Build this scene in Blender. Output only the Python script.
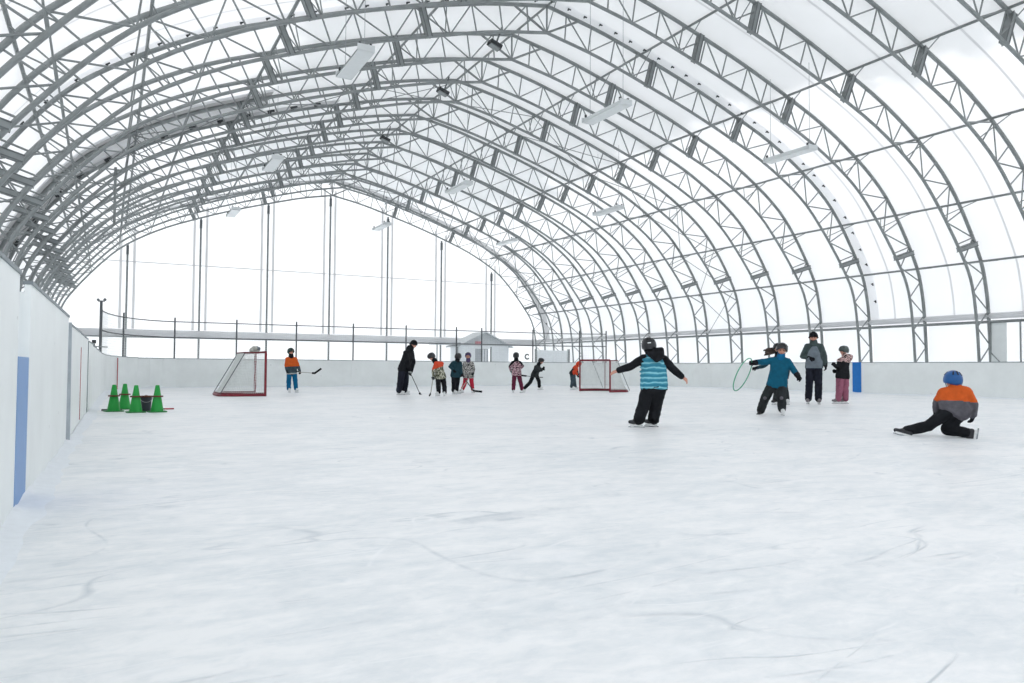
import bpy, bmesh, math, random
from mathutils import Vector, Matrix, noise

# ------------------------------------------------------------------ clear
for o in list(bpy.data.objects):
    bpy.data.objects.remove(o, do_unlink=True)
sc = bpy.context.scene
COL = sc.collection
random.seed(7)

# ------------------------------------------------------------------ camera (X across the rink, Y along it)
FOCAL_PX, YAW, PITCH, ROLL, EYE = 759.3, 0.4875, 0.0347, 0.0065, 0.9
cam_d = bpy.data.cameras.new('camera')
cam_d.sensor_width = 36.0
cam_d.lens = FOCAL_PX / 1024 * 36.0
cam_d.clip_start, cam_d.clip_end = 0.05, 500
cam = bpy.data.objects.new('camera', cam_d)
cam.matrix_world = (Matrix.Translation((0, 0, EYE)) @ Matrix.Rotation(-YAW, 4, 'Z')
                    @ Matrix.Rotation(math.pi / 2 + PITCH, 4, 'X') @ Matrix.Rotation(ROLL, 4, 'Z'))
COL.objects.link(cam)
sc.camera = cam

# ------------------------------------------------------------------ world: even winter overcast
w = bpy.data.worlds.new('overcast_sky')
sc.world = w
w.use_nodes = True
bg = w.node_tree.nodes['Background']
bg.inputs['Color'].default_value = (0.965, 0.98, 1.0, 1)
bg.inputs['Strength'].default_value = 1.0

# veiled low winter sun behind the far end of the hall
sun_d = bpy.data.lights.new('veiled_sun', 'SUN')
sun_d.energy = 1.2
sun_d.angle = math.radians(70)
sun_d.color = (1.0, 0.985, 0.96)
sun = bpy.data.objects.new('veiled_sun', sun_d)
sun.rotation_euler = (Vector((-0.08, -1.0, -0.42))).to_track_quat('-Z', 'Y').to_euler()
COL.objects.link(sun)

sc.view_settings.view_transform = 'Standard'
sc.view_settings.look = 'None'
sc.view_settings.gamma = 1.0
sc.view_settings.use_curve_mapping = False
sc.view_settings.exposure = 0.57
sc.cycles.use_denoising = True
sc.cycles.max_bounces = 10
sc.cycles.diffuse_bounces = 6
sc.cycles.transmission_bounces = 8
sc.cycles.use_fast_gi = False


# ------------------------------------------------------------------ materials
def srgb(r, g, b):
    f = lambda c: ((c / 255) / 12.92 if c / 255 <= 0.04045 else ((c / 255 + 0.055) / 1.055) ** 2.4)
    return (f(r), f(g), f(b), 1)


class N:
    """small wrapper for building node materials"""
    def __init__(self, name):
        self.m = bpy.data.materials.new(name)
        self.m.use_nodes = True
        self.t = self.m.node_tree
        self.t.nodes.clear()
        self.out = self.t.nodes.new('ShaderNodeOutputMaterial')

    def n(self, typ, **kw):
        nd = self.t.nodes.new(typ)
        for k, v in kw.items():
            if k in nd.inputs:
                nd.inputs[k].default_value = v
            else:
                setattr(nd, k, v)
        return nd

    def l(self, a, b):
        self.t.links.new(a, b)

    def surf(self, s):
        self.l(s, self.out.inputs['Surface'])
        return self.m


def mat(name, rgb, rough=0.7, metal=0.0, var=0.10, scale=9.0, bump=0.0, spec=0.4):
    """plain material with a little grain so that no surface is a flat colour"""
    k = N(name)
    p = k.n('ShaderNodeBsdfPrincipled', Roughness=rough, Metallic=metal)
    p.inputs['Specular IOR Level'].default_value = spec
    tc = k.n('ShaderNodeTexCoord')
    nz = k.n('ShaderNodeTexNoise', Scale=scale, Detail=4.0)
    k.l(tc.outputs['Object'], nz.inputs['Vector'])
    c = srgb(*rgb)
    r = k.n('ShaderNodeValToRGB')
    r.color_ramp.elements[0].position, r.color_ramp.elements[1].position = 0.3, 0.72
    r.color_ramp.elements[0].color = tuple(x * (1 - var) for x in c[:3]) + (1,)
    r.color_ramp.elements[1].color = tuple(min(1, x * (1 + var)) for x in c[:3]) + (1,)
    k.l(nz.outputs['Fac'], r.inputs['Fac'])
    k.l(r.outputs['Color'], p.inputs['Base Color'])
    if bump:
        b = k.n('ShaderNodeBump', Strength=bump, Distance=0.01)
        n2 = k.n('ShaderNodeTexNoise', Scale=scale * 6, Detail=3.0)
        k.l(tc.outputs['Object'], n2.inputs['Vector'])
        k.l(n2.outputs['Fac'], b.inputs['Height'])
        k.l(b.outputs['Normal'], p.inputs['Normal'])
    return k.surf(p.outputs['BSDF'])


def cloth(name, rgb, var=0.18):
    return mat(name, rgb, rough=0.85, var=var, scale=14, bump=0.35, spec=0.2)


def blotch(name, cols, scale=16.0, seed=0.0):
    """printed patterned cloth: irregular blobs in several colours"""
    k = N(name)
    p = k.n('ShaderNodeBsdfPrincipled', Roughness=0.85)
    tc = k.n('ShaderNodeTexCoord')
    mp = k.n('ShaderNodeMapping')
    mp.inputs['Location'].default_value = (seed, seed * 1.7, seed * 0.6)
    k.l(tc.outputs['Object'], mp.inputs['Vector'])
    nz = k.n('ShaderNodeTexNoise', Scale=scale, Detail=1.0)
    k.l(mp.outputs['Vector'], nz.inputs['Vector'])
    r = k.n('ShaderNodeValToRGB')
    r.color_ramp.interpolation = 'CONSTANT'
    el = r.color_ramp.elements
    while len(el) < len(cols):
        el.new(0.5)
    n = len(cols)
    for i, c in enumerate(cols):
        el[i].position = 0.0 if i == 0 else 0.36 + 0.28 * (i - 0.5) / max(1, n - 1) 
        el[i].color = srgb(*c)
    k.l(nz.outputs['Fac'], r.inputs['Fac'])
    k.l(r.outputs['Color'], p.inputs['Base Color'])
    return k.surf(p.outputs['BSDF'])


def fabric(name, trans, refl, tint=(0.985, 0.99, 1.0)):
    """coated white building membrane: lets daylight through, diffusely"""
    k = N(name)
    tc = k.n('ShaderNodeTexCoord')
    nz = k.n('ShaderNodeTexNoise', Scale=0.7, Detail=3.0)
    k.l(tc.outputs['Object'], nz.inputs['Vector'])
    r = k.n('ShaderNodeMapRange')
    r.inputs['To Min'].default_value, r.inputs['To Max'].default_value = 0.95, 1.05
    k.l(nz.outputs['Fac'], r.inputs['Value'])
    tr = k.n('ShaderNodeBsdfTranslucent')
    df = k.n('ShaderNodeBsdfDiffuse')
    for nd, v in ((tr, trans), (df, refl)):
        sc_ = k.n('ShaderNodeVectorMath', operation='SCALE')
        sc_.inputs[0].default_value = tuple(v * c for c in tint)
        k.l(r.outputs['Result'], sc_.inputs['Scale'])
        k.l(sc_.outputs['Vector'], nd.inputs['Color'])
    ad = k.n('ShaderNodeAddShader')
    k.l(tr.outputs['BSDF'], ad.inputs[0])
    k.l(df.outputs['BSDF'], ad.inputs[1])
    return k.surf(ad.outputs['Shader'])


def ice_material():
    k = N('skated_ice')
    p = k.n('ShaderNodeBsdfPrincipled', Roughness=0.42)
    p.inputs['Specular IOR Level'].default_value = 0.28
    tc = k.n('ShaderNodeTexCoord')
    P = tc.outputs['Object']

    def ridge(scale, width, rot, sx, dist, seed):
        """thin wandering lines left by skate blades: level set of a stretched noise"""
        mp = k.n('ShaderNodeMapping')
        mp.inputs['Rotation'].default_value = (0, 0, rot)
        mp.inputs['Scale'].default_value = (sx, 1, 1)
        mp.inputs['Location'].default_value = (seed, seed * 2.3, 0)
        k.l(P, mp.inputs['Vector'])
        nz = k.n('ShaderNodeTexNoise', Scale=scale, Detail=1.0, Distortion=dist)
        k.l(mp.outputs['Vector'], nz.inputs['Vector'])
        s = k.n('ShaderNodeMath', operation='SUBTRACT')
        s.inputs[1].default_value = 0.5
        k.l(nz.outputs['Fac'], s.inputs[0])
        a = k.n('ShaderNodeMath', operation='ABSOLUTE')
        k.l(s.outputs[0], a.inputs[0])
        r = k.n('ShaderNodeMapRange')
        r.inputs['From Min'].default_value, r.inputs['From Max'].default_value = 0.0, width
        r.inputs['To Min'].default_value, r.inputs['To Max'].default_value = 1.0, 0.0
        k.l(a.outputs[0], r.inputs['Value'])
        return r.outputs['Result']

    def mx(a, b, op):
        m_ = k.n('ShaderNodeMath', operation=op)
        for i, v in ((0, a), (1, b)):
            if isinstance(v, float):
                m_.inputs[i].default_value = v
            else:
                k.l(v, m_.inputs[i])
        return m_.outputs[0]

    dark = ridge(0.5, 0.004, 0.5, 0.45, 0.4, 3.1)
    for a in ((0.9, 0.005, -0.7, 0.3, 0.3, 9.4), (1.5, 0.006, 1.2, 0.25, 0.2, 21.7), (2.4, 0.008, 0.1, 0.2, 0.1, 33.0)):
        dark = mx(dark, ridge(*a), 'MAXIMUM')
    pale = ridge(0.7, 0.005, 1.9, 0.4, 0.5, 12.1)
    for a in ((1.1, 0.006, 0.9, 0.25, 0.2, 29.4), (2.0, 0.008, -0.3, 0.2, 0.1, 45.7), (3.1, 0.010, 2.4, 0.2, 0.1, 61.0)):
        pale = mx(pale, ridge(*a), 'MAXIMUM')

    def fade(scale, lo, hi, seed):
        mp = k.n('ShaderNodeMapping')
        mp.inputs['Location'].default_value = (seed, seed, seed)
        k.l(P, mp.inputs['Vector'])
        nz = k.n('ShaderNodeTexNoise', Scale=scale, Detail=5.0, Roughness=0.65)
        k.l(mp.outputs['Vector'], nz.inputs['Vector'])
        r_ = k.n('ShaderNodeMapRange')
        r_.inputs['From Min'].default_value, r_.inputs['From Max'].default_value = lo, hi
        k.l(nz.outputs['Fac'], r_.inputs['Value'])
        return r_.outputs['Result']

    dark = mx(dark, fade(1.6, 0.48, 0.66, 4.0), 'MULTIPLY')
    pale = mx(pale, fade(1.9, 0.46, 0.62, 8.0), 'MULTIPLY')
    pt = k.n('ShaderNodeTexNoise', Scale=0.55, Detail=9.0, Roughness=0.66)
    k.l(P, pt.inputs['Vector'])
    pm = k.n('ShaderNodeMapping')
    pm.inputs['Scale'].default_value = (0.7, 1.5, 1)
    pm.inputs['Rotation'].default_value = (0, 0, 0.45)
    k.l(P, pm.inputs['Vector'])
    st = k.n('ShaderNodeTexNoise', Scale=3.4, Detail=7.0, Roughness=0.72, Distortion=0.6)
    k.l(pm.outputs['Vector'], st.inputs['Vector'])
    fm_ = k.n('ShaderNodeMapping')
    fm_.inputs['Scale'].default_value = (0.6, 1.0, 1)
    fm_.inputs['Rotation'].default_value = (0, 0, -0.5)
    k.l(P, fm_.inputs['Vector'])
    fn = k.n('ShaderNodeTexNoise', Scale=11.0, Detail=6.0, Roughness=0.75, Distortion=0.8)
    k.l(fm_.outputs['Vector'], fn.inputs['Vector'])
    mixv = mx(mx(mx(pt.outputs['Fac'], 0.34, 'MULTIPLY'), mx(st.outputs['Fac'], 0.38, 'MULTIPLY'), 'ADD'), mx(fn.outputs['Fac'], 0.28, 'MULTIPLY'), 'ADD')
    r = k.n('ShaderNodeValToRGB')
    el = r.color_ramp.elements
    el[0].position, el[0].color = 0.40, (0.74, 0.78, 0.805, 1)
    el[1].position, el[1].color = 0.56, (0.93, 0.935, 0.937, 1)
    k.l(mixv, r.inputs['Fac'])
    m2 = k.n('ShaderNodeMix', data_type='RGBA')
    k.l(mx(dark, 0.85, 'MULTIPLY'), m2.inputs[0])
    k.l(r.outputs['Color'], m2.inputs[6])
    m2.inputs[7].default_value = (0.56, 0.61, 0.65, 1)
    m3 = k.n('ShaderNodeMix', data_type='RGBA')
    k.l(mx(pale, 0.8, 'MULTIPLY'), m3.inputs[0])
    k.l(m2.outputs[2], m3.inputs[6])
    m3.inputs[7].default_value = (0.94, 0.95, 0.96, 1)
    m2 = m3
    k.l(m2.outputs[2], p.inputs['Base Color'])
    lines = dark
    b = k.n('ShaderNodeBump', Strength=0.35, Distance=0.02)
    k.l(mx(mx(st.outputs['Fac'], 0.5, 'MULTIPLY'), lines, 'SUBTRACT'), b.inputs['Height'])
    k.l(b.outputs['Normal'], p.inputs['Normal'])
    return k.surf(p.outputs['BSDF'])


def board_material(name, rgb):
    """white plastic rink board with scuffs and black puck marks"""
    k = N(name)
    p = k.n('ShaderNodeBsdfPrincipled', Roughness=0.45)
    p.inputs['Specular IOR Level'].default_value = 0.35
    tc = k.n('ShaderNodeTexCoord')
    nz = k.n('ShaderNodeTexNoise', Scale=1.3, Detail=6.0, Roughness=0.65)
    k.l(tc.outputs['Object'], nz.inputs['Vector'])
    c = srgb(*rgb)
    r = k.n('ShaderNodeValToRGB')
    r.color_ramp.elements[0].position, r.color_ramp.elements[1].position = 0.35, 0.65
    r.color_ramp.elements[0].color = tuple(x * 0.93 for x in c[:3]) + (1,)
    r.color_ramp.elements[1].color = c
    k.l(nz.outputs['Fac'], r.inputs['Fac'])
    vo = k.n('ShaderNodeTexVoronoi', Scale=2.4)
    k.l(tc.outputs['Object'], vo.inputs['Vector'])
    lt = k.n('ShaderNodeMath', operation='LESS_THAN')
    lt.inputs[1].default_value = 0.045
    k.l(vo.outputs['Distance'], lt.inputs[0])
    hf = k.n('ShaderNodeMath', operation='MULTIPLY')
    hf.inputs[1].default_value = 0.35
    k.l(lt.outputs[0], hf.inputs[0])
    m2 = k.n('ShaderNodeMix', data_type='RGBA')
    k.l(hf.outputs[0], m2.inputs[0])
    k.l(r.outputs['Color'], m2.inputs[6])
    m2.inputs[7].default_value = srgb(70, 75, 80)
    k.l(m2.outputs[2], p.inputs['Base Color'])
    return k.surf(p.outputs['BSDF'])


def striped(name):
    """blue vest cloth: pale and deep horizontal bands"""
    k = N(name)
    p = k.n('ShaderNodeBsdfPrincipled', Roughness=0.7)
    tc = k.n('ShaderNodeTexCoord')
    sp = k.n('ShaderNodeSeparateXYZ')
    k.l(tc.outputs['Object'], sp.inputs[0])
    m1 = k.n('ShaderNodeMath', operation='MULTIPLY')
    m1.inputs[1].default_value = 1 / 0.075
    k.l(sp.outputs['Z'], m1.inputs[0])
    nz = k.n('ShaderNodeTexNoise', Scale=7.0)
    k.l(tc.outputs['Object'], nz.inputs['Vector'])
    ad = k.n('ShaderNodeMath', operation='ADD')
    k.l(m1.outputs[0], ad.inputs[0])
    n3 = k.n('ShaderNodeMath', operation='MULTIPLY')
    n3.inputs[1].default_value = 0.9
    k.l(nz.outputs['Fac'], n3.inputs[0])
    k.l(n3.outputs[0], ad.inputs[1])
    fr = k.n('ShaderNodeMath', operation='FRACT')
    k.l(ad.outputs[0], fr.inputs[0])
    r = k.n('ShaderNodeValToRGB')
    el = r.color_ramp.elements
    el[0].position, el[0].color = 0.0, srgb(28, 112, 138)
    el[1].position, el[1].color = 0.46, srgb(58, 146, 170)
    e = el.new(0.55); e.color = srgb(140, 204, 216)
    e = el.new(0.74); e.color = srgb(128, 196, 210)
    e = el.new(0.84); e.color = srgb(44, 134, 158)
    k.l(fr.outputs[0], r.inputs['Fac'])
    k.l(r.outputs['Color'], p.inputs['Base Color'])
    return k.surf(p.outputs['BSDF'])


M = dict(
    steel=mat('galvanised_steel', (142, 147, 147), rough=0.55, metal=0.1, var=0.12, scale=4),
    steel_dark=mat('dark_steel', (104, 110, 112), rough=0.5, metal=0.1, var=0.12, scale=4),
    wire=mat('thin_wire', (150, 155, 158), rough=0.5),
    membrane=fabric('roof_membrane', 0.475, 0.49),
    membrane_wall=fabric('wall_membrane', 0.54, 0.44),
    membrane_double_shadow=fabric('doubled_and_shadow_membrane', 0.28, 0.38),  # doubled fabric at joints; also the painted column shadows on the end wall
    membrane_lining=fabric('grey_lining_membrane', 0.16, 0.32),
    membrane_seam=fabric('welded_membrane_seam', 0.40, 0.42),
    membrane_white=fabric('white_flap_membrane', 0.55, 0.42),
    roof_snow=fabric('snow_on_roof', 0.50, 0.37, (0.97, 0.985, 0.985)),
    snow=mat('snow', (236, 240, 244), rough=0.9, var=0.03, scale=12, bump=0.6, spec=0.1),
    ground=mat('packed_snow', (226, 231, 235), rough=0.9, var=0.05, scale=1.5, bump=0.3, spec=0.1),
    ice=ice_material(),
    board=board_material('white_rink_board', (240, 244, 243)),
    board_edge=mat('grey_board_edge', (128, 136, 140), rough=0.5),
    board_post=mat('pale_grey_board_end', (172, 180, 186), rough=0.5),
    board_blue=board_material('pale_blue_rink_board', (118, 156, 206)),
    blue=mat('blue_line_board', (20, 112, 190), rough=0.5, var=0.06),
    redline=mat('red_goal_line_paint', (170, 60, 62), rough=0.5),
    fence=mat('fence_pipe', (104, 108, 110), rough=0.5, metal=0.2),
    light_body=mat('white_light_housing', (214, 218, 219), rough=0.4, var=0.03),
    light_lens=mat('milky_light_lens', (226, 230, 230), rough=0.25, var=0.02),
    black=mat('black_plastic', (26, 28, 30), rough=0.5),
    darkgrey=mat('dark_grey_plastic', (60, 64, 66), rough=0.6),
    shed=mat('pale_shed_siding', (236, 240, 242), rough=0.7, var=0.04),
    shed_roof=mat('grey_shed_roof', (196, 200, 202), rough=0.7),
    shed_dark=mat('grey_shed_door', (172, 177, 182), rough=0.6),
    glass_bright=mat('pale_window_strip', (240, 243, 245), rough=0.2, var=0.02),
    sign_red=mat('faded_red_sign', (200, 132, 140), rough=0.6),
    red=mat('red_goal_pipe', (128, 32, 46), rough=0.4, var=0.12),
    red_dull=mat('worn_dark_red_pipe', (112, 44, 52), rough=0.5, var=0.2),
    net=mat('white_net_cord', (222, 226, 224), rough=0.9),
    cone=mat('green_cone_plastic', (28, 152, 62), rough=0.45, var=0.08, scale=5),
    cone_base=mat('green_cone_foot', (22, 122, 54), rough=0.5),
    ring=mat('brown_cone_ring', (98, 54, 40), rough=0.6),
    bundle=mat('grey_bundle_cloth', (176, 176, 170), rough=0.95, var=0.25, scale=20),
    skin=mat('skin', (205, 150, 130), rough=0.55, var=0.06),
    lip=mat('lips', (160, 84, 80), rough=0.5),
    eye=mat('dark_eye', (30, 26, 24), rough=0.3),
    helmet_black=mat('black_helmet_shell', (34, 36, 39), rough=0.32, spec=0.5),
    helmet_green=mat('dark_green_helmet_shell', (30, 58, 52), rough=0.35),
    helmet_grey=mat('grey_green_helmet_shell', (74, 84, 82), rough=0.35),
    helmet_blue=mat('blue_helmet_shell', (28, 88, 150), rough=0.28),
    helmet_purple=mat('purple_helmet_shell', (70, 56, 96), rough=0.4),
    c_black=cloth('black_cloth', (26, 28, 32)),
    c_black2=cloth('charcoal_cloth', (44, 48, 50)),
    c_navy=cloth('dark_navy_cloth', (30, 33, 44)),
    c_orange=cloth('orange_cloth', (206, 92, 38), 0.1),
    c_redorange=cloth('red_orange_cloth', (206, 76, 50), 0.1),
    c_grey=cloth('grey_cloth', (92, 90, 96)),
    c_slate=cloth('slate_cloth', (64, 78, 86)),
    c_stripe=cloth('pale_hem_stripe', (170, 174, 170)),
    c_blue=cloth('bright_blue_cloth', (14, 98, 142), 0.14),
    c_teal=cloth('teal_cloth', (16, 88, 114), 0.14),
    c_darkteal=cloth('dark_teal_cloth', (32, 62, 72)),
    c_red=cloth('red_cloth', (178, 40, 62)),
    c_maroon=cloth('maroon_cloth', (98, 36, 60)),
    c_pink=cloth('dusty_pink_cloth', (150, 92, 112)),
    c_midgrey=cloth('mid_grey_cloth', (112, 122, 130), 0.1),
    c_greygreen=cloth('dark_grey_green_cloth', (66, 78, 78)),
    camo=blotch('camouflage_cloth', [(58, 62, 50), (112, 112, 88), (186, 186, 170), (84, 88, 68)], 12, 1),
    camo_bw=blotch('black_white_print_cloth', [(46, 46, 50), (196, 192, 186), (70, 70, 74), (176, 176, 172)], 12, 4),
    camo_pink=blotch('pink_print_cloth', [(56, 36, 46), (206, 170, 178), (92, 56, 68), (180, 160, 164)], 12, 8),
    camo_beige=blotch('pink_beige_print_cloth', [(52, 40, 44), (214, 184, 178), (120, 90, 92), (200, 168, 166)], 16, 12),
    vest=striped('striped_vest_cloth'),
    hair=mat('dark_brown_hair', (60, 48, 42), rough=0.7, var=0.3, scale=40),
    skate_white=mat('white_skate_leather', (224, 226, 226), rough=0.4),
    skate_grey=mat('grey_skate_leather', (122, 116, 120), rough=0.4),
    skate_black=mat('black_skate_leather', (40, 42, 46), rough=0.4),
    blade=mat('steel_blade', (170, 176, 180), rough=0.25, metal=0.7),
    stick_wood=mat('pale_stick_shaft', (170, 168, 160), rough=0.5),
    stick_dark=mat('dark_stick_shaft', (52, 54, 56), rough=0.5),
    tape=mat('black_stick_tape', (24, 25, 27), rough=0.9),
    hoop=mat('green_hoop_plastic', (70, 160, 124), rough=0.35, var=0.06),
    white_print=mat('white_print', (222, 226, 226), rough=0.5),
    redtip=mat('red_pole_tip', (178, 78, 84), rough=0.5),
    bucket=mat('dark_slate_bucket', (52, 58, 66), rough=0.5),
)


# ------------------------------------------------------------------ mesh helpers
class MB:
    """collects simple shapes and links them as ONE mesh object"""
    def __init__(self):
        self.v, self.f, self.mi, self.mats, self.cur = [], [], [], [], 0

    def use(self, m):
        if m not in self.mats:
            self.mats.append(m)
        self.cur = self.mats.index(m)
        return self

    def add(self, vs, fs):
        o = len(self.v)
        self.v += [tuple(x) for x in vs]
        self.f += [tuple(i + o for i in f) for f in fs]
        self.mi += [self.cur] * len(fs)
        return self

    def box(self, c, s, R=None):
        vs = []
        for z in (-1, 1):
            for y in (-1, 1):
                for x in (-1, 1):
                    p = Vector((x * s[0] / 2, y * s[1] / 2, z * s[2] / 2))
                    if R is not None:
                        p = R @ p
                    vs.append(p + Vector(c))
        return self.add(vs, [(0, 2, 3, 1), (4, 5, 7, 6), (0, 1, 5, 4), (2, 6, 7, 3), (0, 4, 6, 2), (1, 3, 7, 5)])

    def path(self, pts, r, n=8, caps=True, closed=False, flat=None):
        """round tube along a polyline; r is a number or a list"""
        pts = [Vector(p) for p in pts]
        m = len(pts)
        rs = r if isinstance(r, (list, tuple)) else [r] * m
        vs = []
        for i, p in enumerate(pts):
            a = pts[(i - 1) % m] if (closed or i > 0) else p
            b = pts[(i + 1) % m] if (closed or i < m - 1) else p
            t = (b - a).normalized()
            up = Vector((0, 1, 0)) if abs(t.y) < 0.8 else Vector((0, 0, 1))
            s = t.cross(up).normalized()
            u = s.cross(t).normalized()
            for j in range(n):
                an = 2 * math.pi * (j + 0.5) / n
                vs.append(p + (s * math.cos(an) + u * math.sin(an)) * rs[i])
        fs = []
        for i in range(m if closed else m - 1):
            k = (i + 1) % m
            for j in range(n):
                l = (j + 1) % n
                fs.append((i * n + j, i * n + l, k * n + l, k * n + j))
        if caps and not closed:
            fs.append(tuple(range(n)))
            fs.append(tuple((m - 1) * n + j for j in reversed(range(n))))
        return self.add(vs, fs)

    def bar(self, p0, p1, wx, wy, up=(0, 0, 1)):
        """rectangular bar"""
        p0, p1 = Vector(p0), Vector(p1)
        t = (p1 - p0).normalized()
        up = Vector(up)
        if abs(t.dot(up)) > 0.95:
            up = Vector((0, 1, 0))
        s = t.cross(up).normalized()
        u = s.cross(t)
        vs = [p + s * a * wx / 2 + u * b * wy / 2 for p in (p0, p1) for a, b in ((-1, -1), (1, -1), (1, 1), (-1, 1))]
        return self.add(vs, [(3, 2, 1, 0), (4, 5, 6, 7), (0, 1, 5, 4), (1, 2, 6, 5), (2, 3, 7, 6), (3, 0, 4, 7)])

    def ball(self, c, r, nu=12, nv=8, R=None):
        if not isinstance(r, (list, tuple)):
            r = (r, r, r)
        vs, fs = [], []
        for i in range(nv + 1):
            th = math.pi * i / nv
            for j in range(nu):
                ph = 2 * math.pi * j / nu
                p = Vector((r[0] * math.sin(th) * math.cos(ph), r[1] * math.sin(th) * math.sin(ph), r[2] * math.cos(th)))
                if R is not None:
                    p = R @ p
                vs.append(p + Vector(c))
        for i in range(nv):
            for j in range(nu):
                k = (j + 1) % nu
                fs.append((i * nu + j, (i + 1) * nu + j, (i + 1) * nu + k, i * nu + k))
        return self.add(vs, fs)

    def lathe(self, prof, c=(0, 0, 0), n=20):
        vs, fs = [], []
        for r, z in prof:
            for j in range(n):
                a = 2 * math.pi * j / n
                vs.append((c[0] + r * math.cos(a), c[1] + r * math.sin(a), c[2] + z))
        for i in range(len(prof) - 1):
            for j in range(n):
                k = (j + 1) % n
                fs.append((i * n + j, i * n + k, (i + 1) * n + k, (i + 1) * n + j))
        return self.add(vs, fs)

    def mesh(self, name, m=None, smooth=False):
        me = bpy.data.meshes.new(name)
        me.from_pydata(self.v, [], self.f)
        ms = self.mats or [m]
        for x in ms:
            me.materials.append(x)
        if self.mats:
            me.polygons.foreach_set('material_index', self.mi)
        if smooth:
            me.polygons.foreach_set('use_smooth', [True] * len(me.polygons))
        me.update()
        return me

    def build(self, name, m=None, parent=None, smooth=False, loc=(0, 0, 0)):
        return link(name, self.mesh(name, m, smooth), parent, loc)


def link(name, me, parent=None, loc=(0, 0, 0)):
    o = bpy.data.objects.new(name, me)
    COL.objects.link(o)
    o.location = loc
    if parent is not None:
        o.parent = parent
    return o


def tag(o, label=None, cat=None, group=None, kind=None):
    for k, v in (('label', label), ('category', cat), ('group', group), ('kind', kind)):
        if v:
            o[k] = v
    return o


def thing(name, label, cat, loc=(0, 0, 0), rz=0.0, group=None, kind=None):
    o = link(name, None, None, loc)
    o.empty_display_size = 0.2
    o.rotation_euler = (0, 0, rz)
    return tag(o, label, cat, group, kind)


def copy_tree(o, parent=None):
    c = o.copy()
    COL.objects.link(c)
    if parent is not None:
        c.parent = parent
    for ch in list(o.children):
        copy_tree(ch, c)
    return c


def ordinal(n):
    return ('first second third fourth fifth sixth seventh eighth ninth tenth eleventh twelfth thirteenth '
            'fourteenth fifteenth sixteenth seventeenth eighteenth nineteenth twentieth').split()[n - 1]
# ================================================================== THE HALL
XC = 12.25                     # ridge line
BAY, Y0 = 2.419, 16.01         # truss spacing, first truss whose right foot shows
K0, K1 = -5, 13
RINK = dict(left=-0.45, right=25.77, far=34.0, h=1.18)
HALL_FAR, HALL_NEAR = 48.5, Y0 + BAY * -9

INNER = [(15.05, 0.0), (14.97, 1.25), (14.86, 2.6), (14.62, 3.9), (14.08, 4.9), (12.78, 6.5), (11.55, 7.65), (9.7, 8.72), (7.68, 9.54),
         (5.8, 10.2), (3.83, 10.8), (1.9, 11.34), (0.0, 11.72)]
OUTER = [(15.72, 0.0), (15.68, 1.25), (15.60, 2.6), (15.44, 3.9), (15.0, 5.12), (13.62, 7.1), (12.2, 8.32), (10.15, 9.5), (8.02, 10.36),
         (6.08, 11.05), (4.06, 11.66), (2.05, 12.2), (0.0, 12.6)]


def spline(P, t):
    i = min(int(t), len(P) - 2)
    u = t - i
    g = lambda k: Vector((*P[max(0, min(len(P) - 1, k))], 0)) if k < len(P) else Vector((-P[2 * len(P) - 2 - k][0], P[2 * len(P) - 2 - k][1], 0))
    a, b, c, d = g(i - 1), g(i), g(i + 1), g(i + 2)
    # soft ridge: keep the slope of the roof right up to the apex
    if i == len(P) - 2:
        d = c + (c - b)
    v = 0.5 * ((2 * b) + (c - a) * u + (2 * a - 5 * b + 4 * c - d) * u * u + (3 * b - a - 3 * c + d) * u ** 3)
    return v.x, v.y


TMAX = len(INNER) - 1


def chord(P, n_half, off=0.0):
    """whole arch from the right foot over the ridge to the left foot as (r, z)"""
    right = [spline(P, TMAX * i / n_half) for i in range(n_half + 1)]
    pts = right + [(-r, z) for r, z in reversed(right[:-1])]
    if off:
        out = []
        for i, (r, z) in enumerate(pts):
            a, b = pts[max(0, i - 1)], pts[min(len(pts) - 1, i + 1)]
            tx, tz = b[0] - a[0], b[1] - a[1]
            L = math.hypot(tx, tz)
            out.append((r + tz / L * off, z - tx / L * off))
        pts = out
    return pts


def t_at_outer_r(r):
    """spline parameter where the outer chord is r from the ridge (upper part of the arch)"""
    lo, hi = 3.0, float(TMAX)
    for _ in range(40):
        m_ = (lo + hi) / 2
        if spline(OUTER, m_)[0] > r:
            lo = m_
        else:
            hi = m_
    return lo


# ---- ground outside and the ice
tag(MB().box((12.25, 20, -0.3), (160, 180, 0.5)).build('ground', M['ground']), 'packed snow ground around and under the fabric hall', 'ground', kind='structure')


def rink_path():
    """plan of the boards, from the near left round the far end to the near right"""
    p = [(-0.572 + 0.0145 * y, y) for y in (-5, 0, 5, 10, 15, 20, 24, 27.6)]
    for i in range(1, 9):                      # far left corner
        a = math.pi - i / 8 * math.pi / 2
        p.append((2.45 + 2.62 * math.cos(a), 27.6 + 6.4 * math.sin(a)))
    p += [(x, 34.0) for x in (4.87, 7.31, 9.75, 12.2, 14.65, 17.1, 19.77)]
    for i in range(1, 9):
        a = math.pi / 2 - i / 8 * math.pi / 2
        p.append((19.77 + 6.0 * math.cos(a), 28.0 + 6.0 * math.sin(a)))
    p += [(25.77, y) for y in (25.6, 23.2, 20.75, 18.3, 15.85, 13.4, 10.95, 8.5, 6.0, 3.5, 1.0, -2.0, -5.0)]
    return p


ice = MB()
pp = rink_path()
ice.add([(x, y, 0.0) for x, y in pp] + [(x, y, -0.045) for x, y in pp],
        [tuple(reversed(range(len(pp))))] + [(i, (i + 1) % len(pp), len(pp) + (i + 1) % len(pp), len(pp) + i) for i in range(len(pp))])
tag(ice.build('floor', M['ice']), 'white skated ice of the rink with blade scratches', 'ice', kind='structure')


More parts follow.
